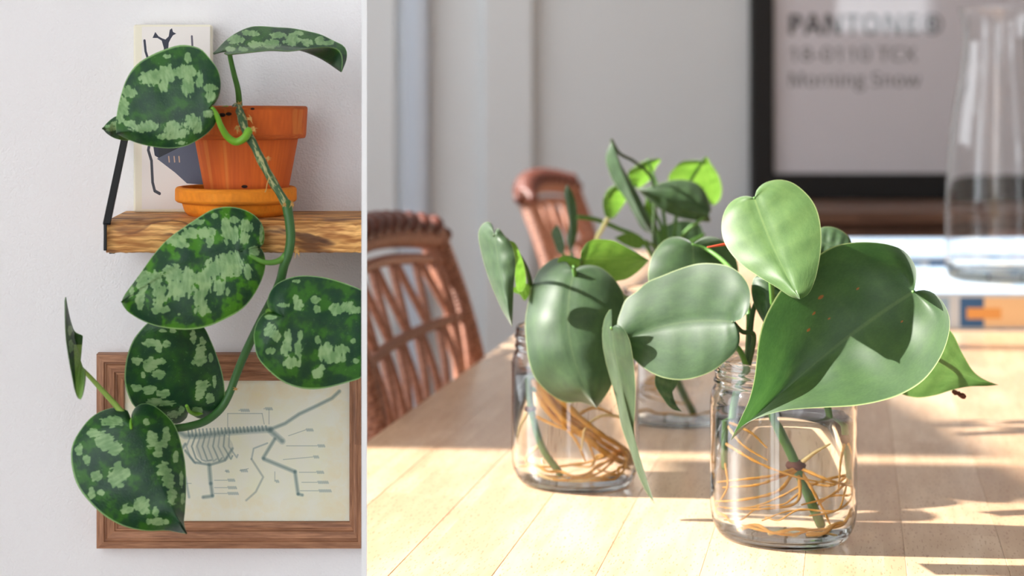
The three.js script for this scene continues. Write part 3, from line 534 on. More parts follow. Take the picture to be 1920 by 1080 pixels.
const stalk = std({ color: hex(84, 128, 52), roughness: 0.5 }), darkStalk = std({ color: hex(50, 74, 30), roughness: 0.5 }), creamStalk = std({ color: hex(214, 214, 150), roughness: 0.5 }), wetStem = std({ color: hex(74, 116, 50), roughness: 0.45 });
const rootMat = std({ color: hex(218, 158, 60), roughness: 0.55 }), rootPale = std({ color: hex(234, 206, 142), roughness: 0.5 }), brownBit = std({ color: hex(94, 50, 34), roughness: 0.9 }), redBit = std({ color: hex(186, 66, 34), roughness: 0.6 });
function cutting(label, pos) { return thing('leaf_cutting', label, 'plant cutting', pos.toArray(), 0, 'heart-leaf cuttings in the jars'); }
function leaves(plant, crown, list) {                        // each leaf with a stalk from the crown in the jar's mouth
  for (const o of list) {
    part(plant, 'leaf', bladeShape(o, plant), o.mat, o.label);
    if (o.stalk === null) continue;
    const b = petioleFrom(o), via = (o.via ?? []).map((p) => at(...p)), c = o.from ? at(...o.from) : crown;
    const pts = via.length ? [c, ...via, b] : [c, V(lerp(c.x, b.x, 0.3), lerp(c.y, b.y, 0.62) + 0.006, lerp(c.z, b.z, 0.3)), b];
    part(plant, 'petiole', inParent(plant, tube(pts, (t) => lerp(0.0021, o.thin ?? 0.0013, t), 36, 10)), o.stalkMat ?? stalk);
  }
}
const inJar = (jar, x, y, z) => V(jar.x + x, jar.y + y, jar.z + z);
function roots(plant, jar, list, mat, r = 0.0011) {
  for (const pts of list) part(plant, 'root', inParent(plant, tube(pts.map(([x, y, z]) => inJar(jar, x, y, z)), (t) => r * (1 - 0.5 * t) * (1 + 0.12 * Math.sin(t * 47)), 44, 7)), mat);
}
const ring = (jar, a0, a1, r, y0, y1, n = 9, wob = 0.004) => Array.from({ length: n }, (_, i) => { const t = i / (n - 1), a = lerp(a0, a1, t), q = r + wob * (rnd() - 0.5) * 2; return [Math.sin(a) * q, lerp(y0, y1, t) + (rnd() - 0.5) * wob, Math.cos(a) * q]; });
function loose(n, start, spread, y0, rMax) {
  return Array.from({ length: n }, () => {
    let [x, y, z] = start, a = rnd() * 6.28; const pts = [[x, y, z]];
    for (let i = 0; i < 6; i++) { a += (rnd() - 0.5) * 1.1; x += Math.cos(a) * spread; z += Math.sin(a) * spread; y = Math.max(y0, y - rnd() * 0.009); const q = Math.hypot(x, z); if (q > rMax) { x *= rMax / q; z *= rMax / q; a += 1.2; } pts.push([x, y, z]); }
    return pts;
  });
}

// front jar ----------------------------------------------------
{
  const J = jarFront, crown = inJar(J, -0.006, 0.108, 0.004);
  const c = cutting('front jar cutting bearing the broadest heart leaf and the pale heart leaf above it', crown);
  leaves(c, crown, [
    { base: [1713, 547.6], tip: [1370, 826], ctrl: [1560, 640], side1: [[1715.6, 533], [1719, 511], [1711, 489], [1693, 469], [1666.7, 458.7], [1631, 454], [1595.6, 455], [1569, 460], [1542, 473], [1508, 502], [1466.7, 540], [1446, 572], [1431, 604], [1422, 640], [1417.8, 680], [1414, 711], [1404, 751], [1391, 780]],
      side2: [[1729, 543.6], [1746.7, 547.6], [1764.4, 562], [1778, 586.7], [1781, 613], [1773, 649], [1755.6, 684], [1729, 715.6], [1689, 740], [1649, 753], [1604, 761], [1551, 764], [1497.8, 767], [1471, 770], [1436, 778], [1405, 791], [1382, 807]],
      d: 1.149, gx: -0.013, gy: -0.012, cup: -0.024, wave: 0.002, rows: 60, cols: 14, quilt: 0.0008, mat: leafBig, label: 'largest heart leaf, long pointed tip and rusty dots', via: [[1500, 640, 1.2], [1600, 565, 1.178], [1680, 540, 1.155]] },
    { base: [1414.7, 372.4], tip: [1500, 561], ctrl: [1446, 470], side1: [[1406.7, 368], [1391, 368], [1369, 380], [1355.6, 404.4], [1353.3, 435.6], [1362, 462], [1386.7, 493], [1417.8, 515.6], [1457.8, 540], [1484, 557]],
      side2: [[1416, 365], [1417.8, 357.8], [1431, 344.4], [1457.8, 337], [1484.4, 342], [1511, 362], [1529, 386.7], [1537.8, 417.8], [1540, 453], [1535.6, 493], [1526.7, 529], [1515, 552]],
      d: 1.152, gx: -0.016, gy: -0.022, fold: -0.004, cup: 0.008, mat: leafSunlit, label: 'pale heart leaf standing highest', via: [[1450, 590, 1.2], [1440, 480, 1.185], [1422, 400, 1.185]] },
  ]);
  part(c, 'stem', inParent(c, tube([crown, inJar(J, -0.0085, 0.08, 0.008), inJar(J, 0.003, 0.05, 0.012), inJar(J, 0.0165, 0.0135, 0.014)], 0.0026, 40, 12)), wetStem);
  part(c, 'node', inParent(c, new THREE.IcosahedronGeometry(0.0044, 1).scale(1.25, 0.8, 1).translate(J.x + 0.004, J.y + 0.047, J.z + 0.012)), brownBit);
  part(c, 'bud', inParent(c, tube([inJar(J, 0.005, 0.047, 0.012), inJar(J, 0.014, 0.055, 0.014), inJar(J, 0.022, 0.060, 0.015)], (t) => 0.0016 * (1 - 0.7 * t), 12, 6)), rootPale);
  roots(c, J, [[[0.005, 0.046, 0.013], [-0.012, 0.044, 0.024], [-0.03, 0.041, 0.02], [-0.04, 0.036, 0.004]], [[0.005, 0.046, 0.012], [0.02, 0.042, 0.026], [0.034, 0.037, 0.018], [0.04, 0.033, 0]], [[0.004, 0.045, 0.012], [-0.01, 0.036, 0.03], [-0.03, 0.03, 0.026], [-0.041, 0.024, 0.004], [-0.03, 0.018, -0.026]],
    [[0.006, 0.045, 0.012], [0.012, 0.034, 0.02], [0.018, 0.022, 0.02], [0.022, 0.012, 0.018]], [[0.004, 0.045, 0.014], [-0.02, 0.04, 0.028], [-0.038, 0.034, 0.01]], [[0.006, 0.044, 0.01], [0.0, 0.03, 0.034], [-0.02, 0.026, 0.034], [-0.038, 0.022, 0.014]]], rootMat, 0.0011);
  roots(c, J, [ring(J, -1.0, 1.5, 0.036, 0.012, 0.016), ring(J, -2.4, 0.2, 0.037, 0.02, 0.0105), ring(J, 0.2, 2.2, 0.0385, 0.0105, 0.03)], rootMat, 0.0013);
  roots(c, J, [ring(J, -0.5, 0.9, 0.03, 0.0095, 0.0095), ring(J, 0.4, 1.7, 0.034, 0.011, 0.022)], rootPale, 0.0012);
  part(c, 'leaf_sheath', inParent(c, tube([at(1366, 457, 1.205), at(1342, 461, 1.205), at(1327, 463.5, 1.206)], (t) => 0.0011 * (1 - 0.5 * t), 10, 6)), redBit, 'thin red leaf sheath');
}
{
  const J = jarFront, crown = inJar(J, -0.022, 0.109, -0.004);
  const c = cutting('front jar cutting with a wide blue-green leaf reaching toward the left jar', crown);
  leaves(c, crown, [
    { base: [1375, 604], tip: [1162, 640], ctrl: [1270, 590], side1: [[1387.5, 599.6], [1401, 586], [1407, 561], [1404, 537], [1390.5, 515.5], [1369, 500], [1335.5, 493.5], [1305, 494.8], [1271, 505], [1241, 517], [1213, 529], [1192, 547.6], [1173.6, 561], [1164, 583], [1157, 608]],
      side2: [[1378, 607], [1384.4, 617], [1387.5, 635], [1381, 656], [1360, 677.5], [1335.5, 695.8], [1305, 708], [1274, 712.6], [1237.8, 706.5], [1207, 690], [1186, 671], [1170, 655]],
      d: 1.226, gx: -0.026, gy: -0.014, cup: 0.006, fold: -0.006, roll: 0.005, wave: 0.0015, rows: 56, cols: 12, mat: leafMature, label: 'wide blue-green leaf with a glossy sheen', stalkMat: darkStalk, via: [[1412, 626, 1.21], [1392, 622, 1.206]] },
    { base: [1270, 662], tip: [1279, 772], ctrl: [1246, 742], side1: [[1244, 672], [1230, 700], [1228, 720], [1235, 735], [1245, 749.6], [1254, 762], [1264, 768.5]], side2: [[1290, 676], [1273, 712.6], [1266.5, 726], [1259.5, 738], [1256, 750], [1258, 760], [1267, 766]], d: 1.25, mat: leafMature, label: 'small hanging leaf with a curled tip', thin: 0.001, via: [[1380, 650, 1.21], [1320, 655, 1.24]] },
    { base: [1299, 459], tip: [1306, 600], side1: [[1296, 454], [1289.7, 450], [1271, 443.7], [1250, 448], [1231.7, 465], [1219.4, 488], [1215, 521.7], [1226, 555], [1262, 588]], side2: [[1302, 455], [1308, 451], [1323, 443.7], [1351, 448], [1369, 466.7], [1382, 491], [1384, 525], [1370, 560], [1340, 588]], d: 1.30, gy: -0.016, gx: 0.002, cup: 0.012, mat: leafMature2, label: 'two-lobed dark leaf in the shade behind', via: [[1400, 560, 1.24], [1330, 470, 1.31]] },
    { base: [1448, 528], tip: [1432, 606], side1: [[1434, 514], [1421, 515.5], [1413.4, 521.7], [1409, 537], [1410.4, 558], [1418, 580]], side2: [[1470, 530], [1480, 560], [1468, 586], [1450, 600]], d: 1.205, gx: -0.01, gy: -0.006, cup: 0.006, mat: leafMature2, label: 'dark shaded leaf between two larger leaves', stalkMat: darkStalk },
  ]);
  part(c, 'stem', inParent(c, tube([crown, inJar(J, -0.031, 0.09, 0), inJar(J, -0.034, 0.07, 0.004), inJar(J, -0.035, 0.046, 0.006)], 0.0024, 30, 10)), wetStem);
  roots(c, J, [[[-0.035, 0.05, 0.006], [-0.036, 0.036, 0.014], [-0.039, 0.024, 0.006], [-0.034, 0.014, -0.012]], [[-0.035, 0.06, 0.006], [-0.02, 0.052, 0.022], [0.0, 0.045, 0.03], [0.024, 0.04, 0.03]], [[-0.033, 0.072, 0.004], [-0.02, 0.066, 0.012], [-0.012, 0.058, 0.014]], [[-0.033, 0.07, 0.004], [-0.028, 0.062, 0.02], [-0.016, 0.055, 0.03]]], rootMat, 0.001);
}
{
  const J = jarFront, crown = inJar(J, 0.024, 0.109, -0.006);
  const c = cutting('front jar cutting with a pointed olive leaf and a dried brown sheath', crown);
  leaves(c, crown, [
    { base: [1700, 642], tip: [1873, 722], ctrl: [1780, 700], side1: [[1716, 612], [1748, 604], [1782, 620], [1804.4, 662], [1826.7, 697.8], [1849, 713]], side2: [[1664, 672], [1672, 726], [1711, 745], [1751, 742], [1786.7, 731], [1817.8, 725], [1848, 724]], d: 1.222, gx: 0.018, gy: 0.016, cup: -0.004, mat: leafSunlit, label: 'pointed leaf seen from below behind the largest leaf', via: [[1600, 600, 1.235], [1660, 610, 1.23]] },
    { base: [1533, 452], tip: [1600, 474], side1: [[1532, 436], [1540, 427], [1560, 425.5], [1582, 435.6], [1595, 450]], side2: [[1534, 472], [1556, 492], [1588, 488]], d: 1.25, gx: -0.016, gy: -0.008, cup: 0.006, mat: leafMature, label: 'small pale leaf behind the highest leaf', via: [[1540, 560, 1.25]] },
  ]);
  part(c, 'stem', inParent(c, tube([crown, inJar(J, 0.030, 0.08, 0.0), inJar(J, 0.0315, 0.06, 0.006), inJar(J, 0.0335, 0.036, 0.008)], 0.0023, 30, 10)), wetStem);
  part(c, 'node', inParent(c, new THREE.IcosahedronGeometry(0.0034, 1).translate(J.x + 0.0315, J.y + 0.06, J.z + 0.006)), brownBit);
  const bits = []; for (let i = 0; i < 9; i++) { const m = new THREE.DodecahedronGeometry(0.0012 + rnd() * 0.0008), p = at(1788 + i * 2 + rnd() * 3, 732 + i * 1.3 + rnd() * 3, 1.217 + rnd() * 0.003); m.translate(p.x, p.y, p.z); bits.push(m); }
  part(c, 'dried_sheath', inParent(c, mergeGeometries(bits)), brownBit, 'dried brown sheath');
  roots(c, J, [[[0.0315, 0.06, 0.006], [0.028, 0.05, 0.014], [0.027, 0.04, 0.016], [0.026, 0.032, 0.014]], [[0.0315, 0.06, 0.006], [0.036, 0.054, 0.012], [0.037, 0.044, 0.012]], [[0.033, 0.038, 0.008], [0.02, 0.032, 0.026], [0.004, 0.028, 0.03]], [[0.033, 0.04, 0.008], [0.036, 0.03, 0.014], [0.024, 0.024, 0.03], [0.008, 0.022, 0.034]], [[0.033, 0.04, 0.006], [0.038, 0.03, -0.006], [0.03, 0.02, -0.026]]], rootMat, 0.001);
  roots(c, J, loose(4, [0.032, 0.04, 0.006], 0.012, 0.014, 0.039), rootMat, 0.0008);
}
// left jar -----------------------------------------------------
{
  const J = jarLeft, crown = inJar(J, 0.012, 0.109, 0.006);
  const c = cutting('left jar cutting with a broad drooping leaf and a long narrow hanging leaf', crown);
  leaves(c, crown, [
    { base: [1076, 511], tip: [1119, 765], ctrl: [1040, 640], side1: [[1065, 496], [1057, 485], [1043.7, 483], [1029, 490], [1010, 508], [998, 532], [990.7, 563.7], [984.7, 600], [986.7, 645], [991.4, 676.7], [1002.4, 708], [1024.5, 733.4], [1046.5, 749], [1065.4, 755.4], [1087.5, 753.8], [1103, 758.6]],
      side2: [[1080, 504], [1089.4, 498.7], [1106, 496.7], [1125.5, 501], [1144.7, 515.5], [1159, 532.4], [1171, 556], [1174, 590], [1168, 640], [1156, 692], [1145, 727], [1131.5, 748]],
      d: 1.302, gx: -0.014, gy: -0.014, cup: 0.020, fold: -0.004, wave: 0.004, droop: 0.05, rows: 56, cols: 12, mat: leafMature, label: 'broad drooping leaf with a yellowish midrib', via: [[1085, 560, 1.35], [1076, 500, 1.325]] },
    { base: [1089, 486], tip: [1217, 488], ctrl: [1150, 482], side1: [[1089, 472], [1094, 464], [1101.4, 454], [1113.5, 449], [1135, 449], [1152, 451.7], [1169, 460], [1190.5, 472]], side2: [[1075, 481], [1059, 479], [1046, 486], [1050, 508], [1080, 528], [1120, 534], [1162, 526.5], [1174, 524], [1198, 508]], d: 1.352, gy: 0.045, gx: 0.004, cup: 0.004, mat: leafBacklit, label: 'bright green pointed leaf lit through from behind', via: [[1090, 540, 1.375]] },
    { base: [1147, 615], tip: [1227.6, 944], ctrl: [1160, 740], side1: [[1147.5, 598], [1146, 578], [1138, 588], [1132.7, 600], [1129, 624], [1130, 645], [1134.7, 673.5], [1147.3, 720.8], [1156.7, 758.6], [1166, 802.6], [1182, 846.7], [1197.7, 894], [1213.4, 925.5]],
      side2: [[1152, 610], [1159, 609], [1171, 619], [1181, 640], [1188, 683], [1191.4, 724], [1190.5, 771], [1188.6, 802.6], [1193, 840.4], [1201, 881], [1210, 909.7], [1219.7, 928.6]], d: 1.250, gx: -0.05, gy: 0.018, fold: 0.004, wave: 0.001, rows: 60, mat: leafMature, label: 'long narrow folded leaf hanging in front of the jar', via: [[1120, 610, 1.33], [1152, 630, 1.275]] },
  ]);
  part(c, 'stem', inParent(c, tube([crown, inJar(J, 0.008, 0.09, 0.004), inJar(J, -0.012, 0.07, 0.004), inJar(J, -0.026, 0.068, 0.01)], 0.0026, 30, 10)), wetStem);
  const bundle = (dx, dy, dz) => [[-0.026 + dx, 0.072, 0.01 + dz], [-0.016 + dx, 0.058 + dy, 0.018 + dz], [0, 0.046 + dy, 0.02 + dz], [0.014, 0.034 + dy, 0.018 + dz], [0.026, 0.024 + dy, 0.008 + dz], [0.034, 0.016, -0.004 + dz]];
  roots(c, J, [bundle(0, 0, 0), bundle(0.003, -0.004, 0.004), bundle(0.001, 0.004, -0.004), bundle(0.004, 0.006, 0.006), bundle(-0.001, -0.006, -0.002)], rootMat, 0.0026);
  roots(c, J, [[[-0.004, 0.05, 0.02], [0.01, 0.056, 0.016], [0.024, 0.05, 0.014], [0.036, 0.044, 0.008]], [[0.0, 0.046, 0.02], [0.006, 0.034, 0.024], [0.01, 0.022, 0.022]], [[-0.01, 0.046, 0.02], [-0.002, 0.036, 0.026], [0.004, 0.022, 0.024]], [[-0.026, 0.05, 0.014], [-0.01, 0.044, 0.024], [0.006, 0.042, 0.026]], [[0.026, 0.03, 0.01], [0.032, 0.022, 0.014], [0.022, 0.014, 0.024], [0.012, 0.016, 0.026]], ring(J, 0.4, 1.9, 0.034, 0.012, 0.02), ring(J, -1.1, 0.7, 0.034, 0.016, 0.0095)], rootMat, 0.0012);
  roots(c, J, loose(7, [0.026, 0.026, 0.004], 0.010, 0.010, 0.038), rootMat, 0.0011);
  roots(c, J, [[[0.03, 0.05, 0.016], [0.014, 0.052, 0.022], [0.004, 0.045, 0.026], [0.001, 0.03, 0.028]], [[-0.012, 0.0095, 0.028], [0.002, 0.0095, 0.034], [0.014, 0.011, 0.03], [0.03, 0.012, 0.02]]], rootPale, 0.0012);
}
{
  const J = jarLeft, crown = inJar(J, -0.022, 0.109, 0.0);
  const c = cutting('cutting in the left jar with an upright pale leaf beside the chair back', crown);
  leaves(c, crown, [
    { base: [927, 441], tip: [960.6, 613], ctrl: [938, 530], side1: [[925.5, 428], [922, 419], [915, 415.6], [905, 420], [898, 432], [897, 446], [902, 472], [911, 506], [926, 547], [945, 588]], side2: [[929, 430], [936, 428.5], [945, 440], [957, 455], [965, 477], [966.6, 501], [963.5, 535], [962, 572]], d: 1.28, gx: -0.045, gy: -0.006, cup: 0.008, mat: leafMature, label: 'upright pale leaf on edge', via: [[1000, 560, 1.37], [985, 500, 1.34], [950, 450, 1.315]], stalkMat: darkStalk },
    { base: [952, 450], tip: [981, 546], side1: [[958, 478], [965, 510], [967, 535], [972, 546]], side2: [[965, 455], [977, 480], [984, 505], [986, 530]], d: 1.31, gx: 0.04, mat: leafBacklit, label: 'bright green leaf underside', stalk: null },
    { base: [995, 534], tip: [957, 545], side1: [[986, 531], [976, 532], [965, 538]], side2: [[991, 556], [983.5, 563.7], [974, 552], [965, 549]], d: 1.35, gx: 0.04, mat: leafBacklit, label: 'small yellow-green sprout', from: [1010, 600, 1.36], via: [[1003, 560, 1.358]] },
  ]);
  part(c, 'stem', inParent(c, tube([crown, inJar(J, -0.029, 0.085, 0.004), inJar(J, -0.030, 0.062, 0.01), inJar(J, -0.028, 0.048, 0.013), inJar(J, -0.022, 0.028, 0.018), inJar(J, -0.012, 0.013, 0.022)], 0.0024, 50, 10)), wetStem);
  part(c, 'node', inParent(c, new THREE.IcosahedronGeometry(0.0036, 1).scale(1.3, 0.7, 1).translate(J.x - 0.030, J.y + 0.055, J.z + 0.011)), brownBit);
  roots(c, J, [[[-0.026, 0.03, 0.016], [-0.034, 0.02, 0.014], [-0.024, 0.011, 0.026], [-0.006, 0.0095, 0.032], [0.014, 0.011, 0.03]], [[-0.03, 0.055, 0.011], [-0.037, 0.04, 0.006], [-0.036, 0.022, -0.006]]], rootPale, 0.0014);
}
// rear jar -----------------------------------------------------
{
  const J = jarRear, crown = inJar(J, -0.004, 0.108, 0);
  const c = cutting('cutting in the rear jar with yellow-green leaves glowing in the sun and one dark leaf', crown);
  leaves(c, crown, [
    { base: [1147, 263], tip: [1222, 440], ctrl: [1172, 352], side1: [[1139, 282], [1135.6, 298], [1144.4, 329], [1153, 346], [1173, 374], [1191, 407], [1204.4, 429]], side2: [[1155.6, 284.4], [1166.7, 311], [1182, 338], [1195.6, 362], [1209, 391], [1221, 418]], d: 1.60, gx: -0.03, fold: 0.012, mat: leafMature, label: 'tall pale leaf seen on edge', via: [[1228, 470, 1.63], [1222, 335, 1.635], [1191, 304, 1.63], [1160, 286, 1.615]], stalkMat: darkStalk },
    { base: [1215, 300], tip: [1193, 354], side1: [[1203, 303], [1190, 312], [1178, 322], [1182, 340]], side2: [[1230, 297], [1239, 300], [1230, 313], [1222, 333], [1207, 347]], d: 1.66, gx: 0.045, cup: 0.006, mat: leafBacklit },
    { base: [1156, 346], tip: [1143, 412], side1: [[1142, 353], [1131, 373], [1132, 395.6], [1137, 408]], side2: [[1169, 355.6], [1174, 373], [1164, 391], [1152, 407]], d: 1.64, gx: 0.045, cup: 0.006, mat: leafBacklit },
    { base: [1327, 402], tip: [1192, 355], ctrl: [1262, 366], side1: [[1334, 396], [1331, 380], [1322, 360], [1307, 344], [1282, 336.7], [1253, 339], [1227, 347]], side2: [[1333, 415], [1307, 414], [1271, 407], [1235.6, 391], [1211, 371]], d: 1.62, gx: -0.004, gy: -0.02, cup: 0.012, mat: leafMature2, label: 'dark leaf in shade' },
    { base: [1316, 303], tip: [1338, 386], side1: [[1308, 299], [1298, 299.5], [1278, 303], [1264, 316], [1253, 333], [1262, 355], [1292, 368], [1322, 376]], side2: [[1318, 297], [1324, 293.5], [1333, 307], [1347, 329], [1353, 351], [1350, 373]], d: 1.68, gx: 0.045, gy: 0.01, cup: 0.006, mat: leafBacklit, label: 'bright yellow sunlit leaf' },
    { base: [1213, 372], tip: [1222, 420], side1: [[1208, 388], [1210, 404]], side2: [[1224, 380], [1232, 395], [1229, 412]], d: 1.645, gx: 0.02, mat: leafBacklit },
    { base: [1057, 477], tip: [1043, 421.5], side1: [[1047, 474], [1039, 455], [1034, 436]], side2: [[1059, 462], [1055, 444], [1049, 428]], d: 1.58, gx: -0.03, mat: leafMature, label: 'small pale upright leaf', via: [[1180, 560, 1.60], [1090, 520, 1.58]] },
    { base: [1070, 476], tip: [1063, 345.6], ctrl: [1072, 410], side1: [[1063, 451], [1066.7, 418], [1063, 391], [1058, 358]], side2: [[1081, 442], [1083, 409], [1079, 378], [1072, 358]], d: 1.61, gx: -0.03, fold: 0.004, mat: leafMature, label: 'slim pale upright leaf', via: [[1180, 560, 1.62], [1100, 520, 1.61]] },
    { base: [1211, 452], tip: [1152, 446], side1: [[1196, 440], [1172, 438]], side2: [[1200, 466], [1174, 460]], d: 1.60, gy: -0.03, mat: leafBacklit },
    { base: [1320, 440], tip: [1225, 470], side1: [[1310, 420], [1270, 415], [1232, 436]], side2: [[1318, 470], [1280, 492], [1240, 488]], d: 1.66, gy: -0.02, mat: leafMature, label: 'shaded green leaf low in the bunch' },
  ]);
  part(c, 'petiole', inParent(c, tube([at(1084, 407, 1.61), at(1115, 411, 1.62), at(1158, 428, 1.63), at(1205, 452, 1.635), crown], 0.002, 30, 8)), stalk);
  part(c, 'petiole', inParent(c, tube([at(1138, 411, 1.60), at(1128, 430, 1.602), at(1119, 449, 1.605), at(1150, 520, 1.62)], 0.0021, 24, 8)), creamStalk, 'thick cream stalk');
  part(c, 'stem', inParent(c, tube([crown, inJar(J, -0.008, 0.07, 0.004), inJar(J, 0.004, 0.03, 0.01), inJar(J, 0.012, 0.012, 0.01)], 0.0026, 30, 10)), wetStem);
  roots(c, J, [...loose(6, [0.002, 0.04, 0.008], 0.013, 0.012, 0.038), ring(J, -1.2, 1.4, 0.035, 0.012, 0.014)], rootMat, 0.0011);
}

// ---------------------------------------------------------------- rattan chairs along the far side of the table
const rattanMap = texture(256, 256, (u, v) => { const n = fbm(u * 9, v * 9), w = Math.sin(u * 140 + noise2(u * 10, v * 10)) * 0.5 + 0.5; return mix3([122, 74, 55], [184, 130, 105], clamp(0.45 + n * 0.8 + w * 0.25, 0, 1)); });
rattanMap.repeat.set(10, 1);
const wrapBump = texture(256, 64, (u, v) => 128 + 110 * Math.sin(u * Math.PI * 2 * 16 + v * 6.28), false); wrapBump.repeat.set(14, 1);
const cane = std({ map: rattanMap, roughness: 0.5 }), wrapped = std({ map: rattanMap, roughness: 0.5, bumpMap: wrapBump, bumpScale: 0.0022 }), braid = std({ map: rattanMap, color: hex(150, 112, 100), roughness: 0.5 });
function makeChair(label, pos, turn) {
  const c = thing('rattan_chair', label, 'chair', pos, turn, 'rattan dining chairs along the table edge');
  const HW = 0.225, TOP = 0.878, MID = 0.788;
  const back = (u, y) => V(u, y, -0.02 - 0.055 * smooth(y, 0.70, 0.92) ** 1.2 + (y < 0.7 ? 0.05 * (0.7 - y) : 0) + 0.02 * (u / HW) ** 2);   // the curve of the backrest: u across, y up
  const arch = (u) => TOP + 0.016 * (1 - (u / HW) ** 2);
  const us = (n, k = 1) => Array.from({ length: n }, (_, i) => lerp(-HW * k, HW * k, i / (n - 1)));
  for (const s of [-1, 1]) {
    part(c, 'back_post', tube([back(s * HW, 0.44), back(s * HW, 0.6), back(s * HW, 0.72), back(s * HW, 0.80), back(s * HW, TOP + 0.004)], 0.0125, 50, 12), wrapped);
    part(c, 'back_post', tube([back(s * (HW - 0.045), 0.45), back(s * (HW - 0.043), 0.65), back(s * (HW - 0.036), 0.79), back(s * (HW - 0.03), TOP - 0.008)], 0.0075, 40, 10), cane);
  }
  part(c, 'top_rail', tube(us(9).map((u) => back(u, arch(u) - 0.006)), 0.0125, 60, 12), wrapped);
  for (const ph of [0, Math.PI]) part(c, 'braid', tube(us(49, 1.04).map((u, i) => back(u, arch(u) + 0.006 + 0.008 * Math.sin(i * 0.9 + ph)).add(V(0, 0, 0.010 * Math.cos(i * 0.9 + ph)))), 0.0085, 200, 8), braid, 'dark braided top edge');
  part(c, 'middle_rail', tube(us(7).map((u) => back(u, MID)), 0.0058, 40, 10), wrapped);
  part(c, 'middle_rail', tube(us(7).map((u) => back(u, arch(u) - 0.030)), 0.0062, 40, 10), cane);
  part(c, 'lower_rail', tube(us(7).map((u) => back(u, 0.56)), 0.008, 40, 10), wrapped);
  const n = 6, w = HW * 2 / n;
  for (let i = 0; i < n; i++) {                              // crossed canes above and below the middle rail
    const a = -HW + i * w, m = a + w / 2;
    for (const [x0, x1] of [[a + 0.005, m], [a + w - 0.005, m]]) {
      part(c, 'lattice_cane', tube([back(lerp(x0, x1, -0.0), arch(x0) - 0.030), back(lerp(x0, x1, 0.5), (arch(x0) - 0.03 + MID) / 2), back(x1, MID)], 0.0046, 12, 8), cane);
    }
    for (const [e, k] of [[a + 0.006, 1], [a + w - 0.006, -1]]) part(c, 'lattice_cane', tube([back(e, MID), back(e + k * w * 0.2, 0.735), back(m - k * 0.004, 0.67), back(m - k * 0.004, 0.56)], 0.0048, 16, 8), cane);
  }
  part(c, 'seat', box(-0.23, 0.23, 0.425, 0.455, -0.02, 0.40, 0.014), wrapped);
  for (const s of [-1, 1]) { part(c, 'leg', tube([V(s * 0.21, 0.44, 0.37), V(s * 0.215, 0.2, 0.375), V(s * 0.22, 0.012, 0.38)], 0.0135, 20, 10), wrapped); part(c, 'leg', tube([V(s * 0.215, 0.44, -0.01), V(s * 0.22, 0.2, -0.03), V(s * 0.225, 0.012, -0.06)], 0.0135, 20, 10), wrapped); }
  part(c, 'stretcher', tube([V(-0.215, 0.18, 0.375), V(0.215, 0.18, 0.375)], 0.008, 10, 8), cane); part(c, 'stretcher', tube([V(-0.22, 0.18, -0.032), V(0.22, 0.18, -0.032)], 0.008, 10, 8), cane);
  return c;
}
const CHAIR_TURN = Math.PI / 2 + TURN;
function chairSpot(along, out) { return [along * 0.254 - (1.538) * 0 + 0 - out * 0.967, 0, -(1.538 + along * 0.967) - out * 0.254]; }   // along the table's left edge, out from it
makeChair('woven rattan chair with a braided top rail standing nearest the jars', chairSpot(0.345, 0.018), CHAIR_TURN);
makeChair('rattan chair farther down the table behind the yellow-leaved cutting', chairSpot(1.45, 0.026), CHAIR_TURN);

// ---------------------------------------------------------------- sideboard and poster at the far wall
const brownWood = std({ map: texture(512, 256, (u, v) => mix3([92, 64, 50], [132, 98, 78], clamp(0.5 + fbm(u * 3, v * 40) * 0.9, 0, 1))), roughness: 0.5 });
{
  const x0 = px(1385, BACK_D), x1 = x0 + 1.25, y1 = 0.795, zB = -BACK_D + 0.02, zF = -BACK_D + 0.40;
  const s = thing('sideboard', 'low brown wooden sideboard under the framed colour card poster', 'sideboard', [(x0 + x1) / 2, 0, zB]);
  const P = (g) => inParent(s, g);
  part(s, 'carcass', P(mergeGeometries([box(x0, x1, 0.12, y1 - 0.026, zB - 0.0, zF - 0.02), box(x0 + 0.03, x0 + 0.08, 0, 0.12, zB, zB + 0.05), box(x1 - 0.08, x1 - 0.03, 0, 0.12, zB, zB + 0.05), box(x0 + 0.03, x0 + 0.08, 0, 0.12, zF - 0.09, zF - 0.04), box(x1 - 0.08, x1 - 0.03, 0, 0.12, zF - 0.09, zF - 0.04)])), brownWood);
  part(s, 'top', P(box(x0 - 0.015, x1 + 0.015, y1 - 0.026, y1, zB, zF + 0.012, 0.005)), brownWood);
  const rosy = std({ color: hex(150, 112, 100), roughness: 0.5 }), knobM = std({ color: hex(190, 170, 130), roughness: 0.3, metalness: 0.8 });
  for (let i = 0; i < 3; i++) {
    const a = x0 + 0.015 + i * 0.41, d = part(s, 'drawer', P(box(a, a + 0.398, 0.585, 0.755, zF - 0.02, zF, 0.004)), i === 0 ? brownWood : rosy);
    part(s, 'door', P(box(a, a + 0.398, 0.135, 0.573, zF - 0.02, zF, 0.004)), brownWood);
    const k = new THREE.SphereGeometry(0.012, 16, 12); k.translate(a + 0.2, 0.67, zF + 0.010); const m = new THREE.Mesh(P(k), knobM); m.name = 'knob'; d.add(m);
  }
}
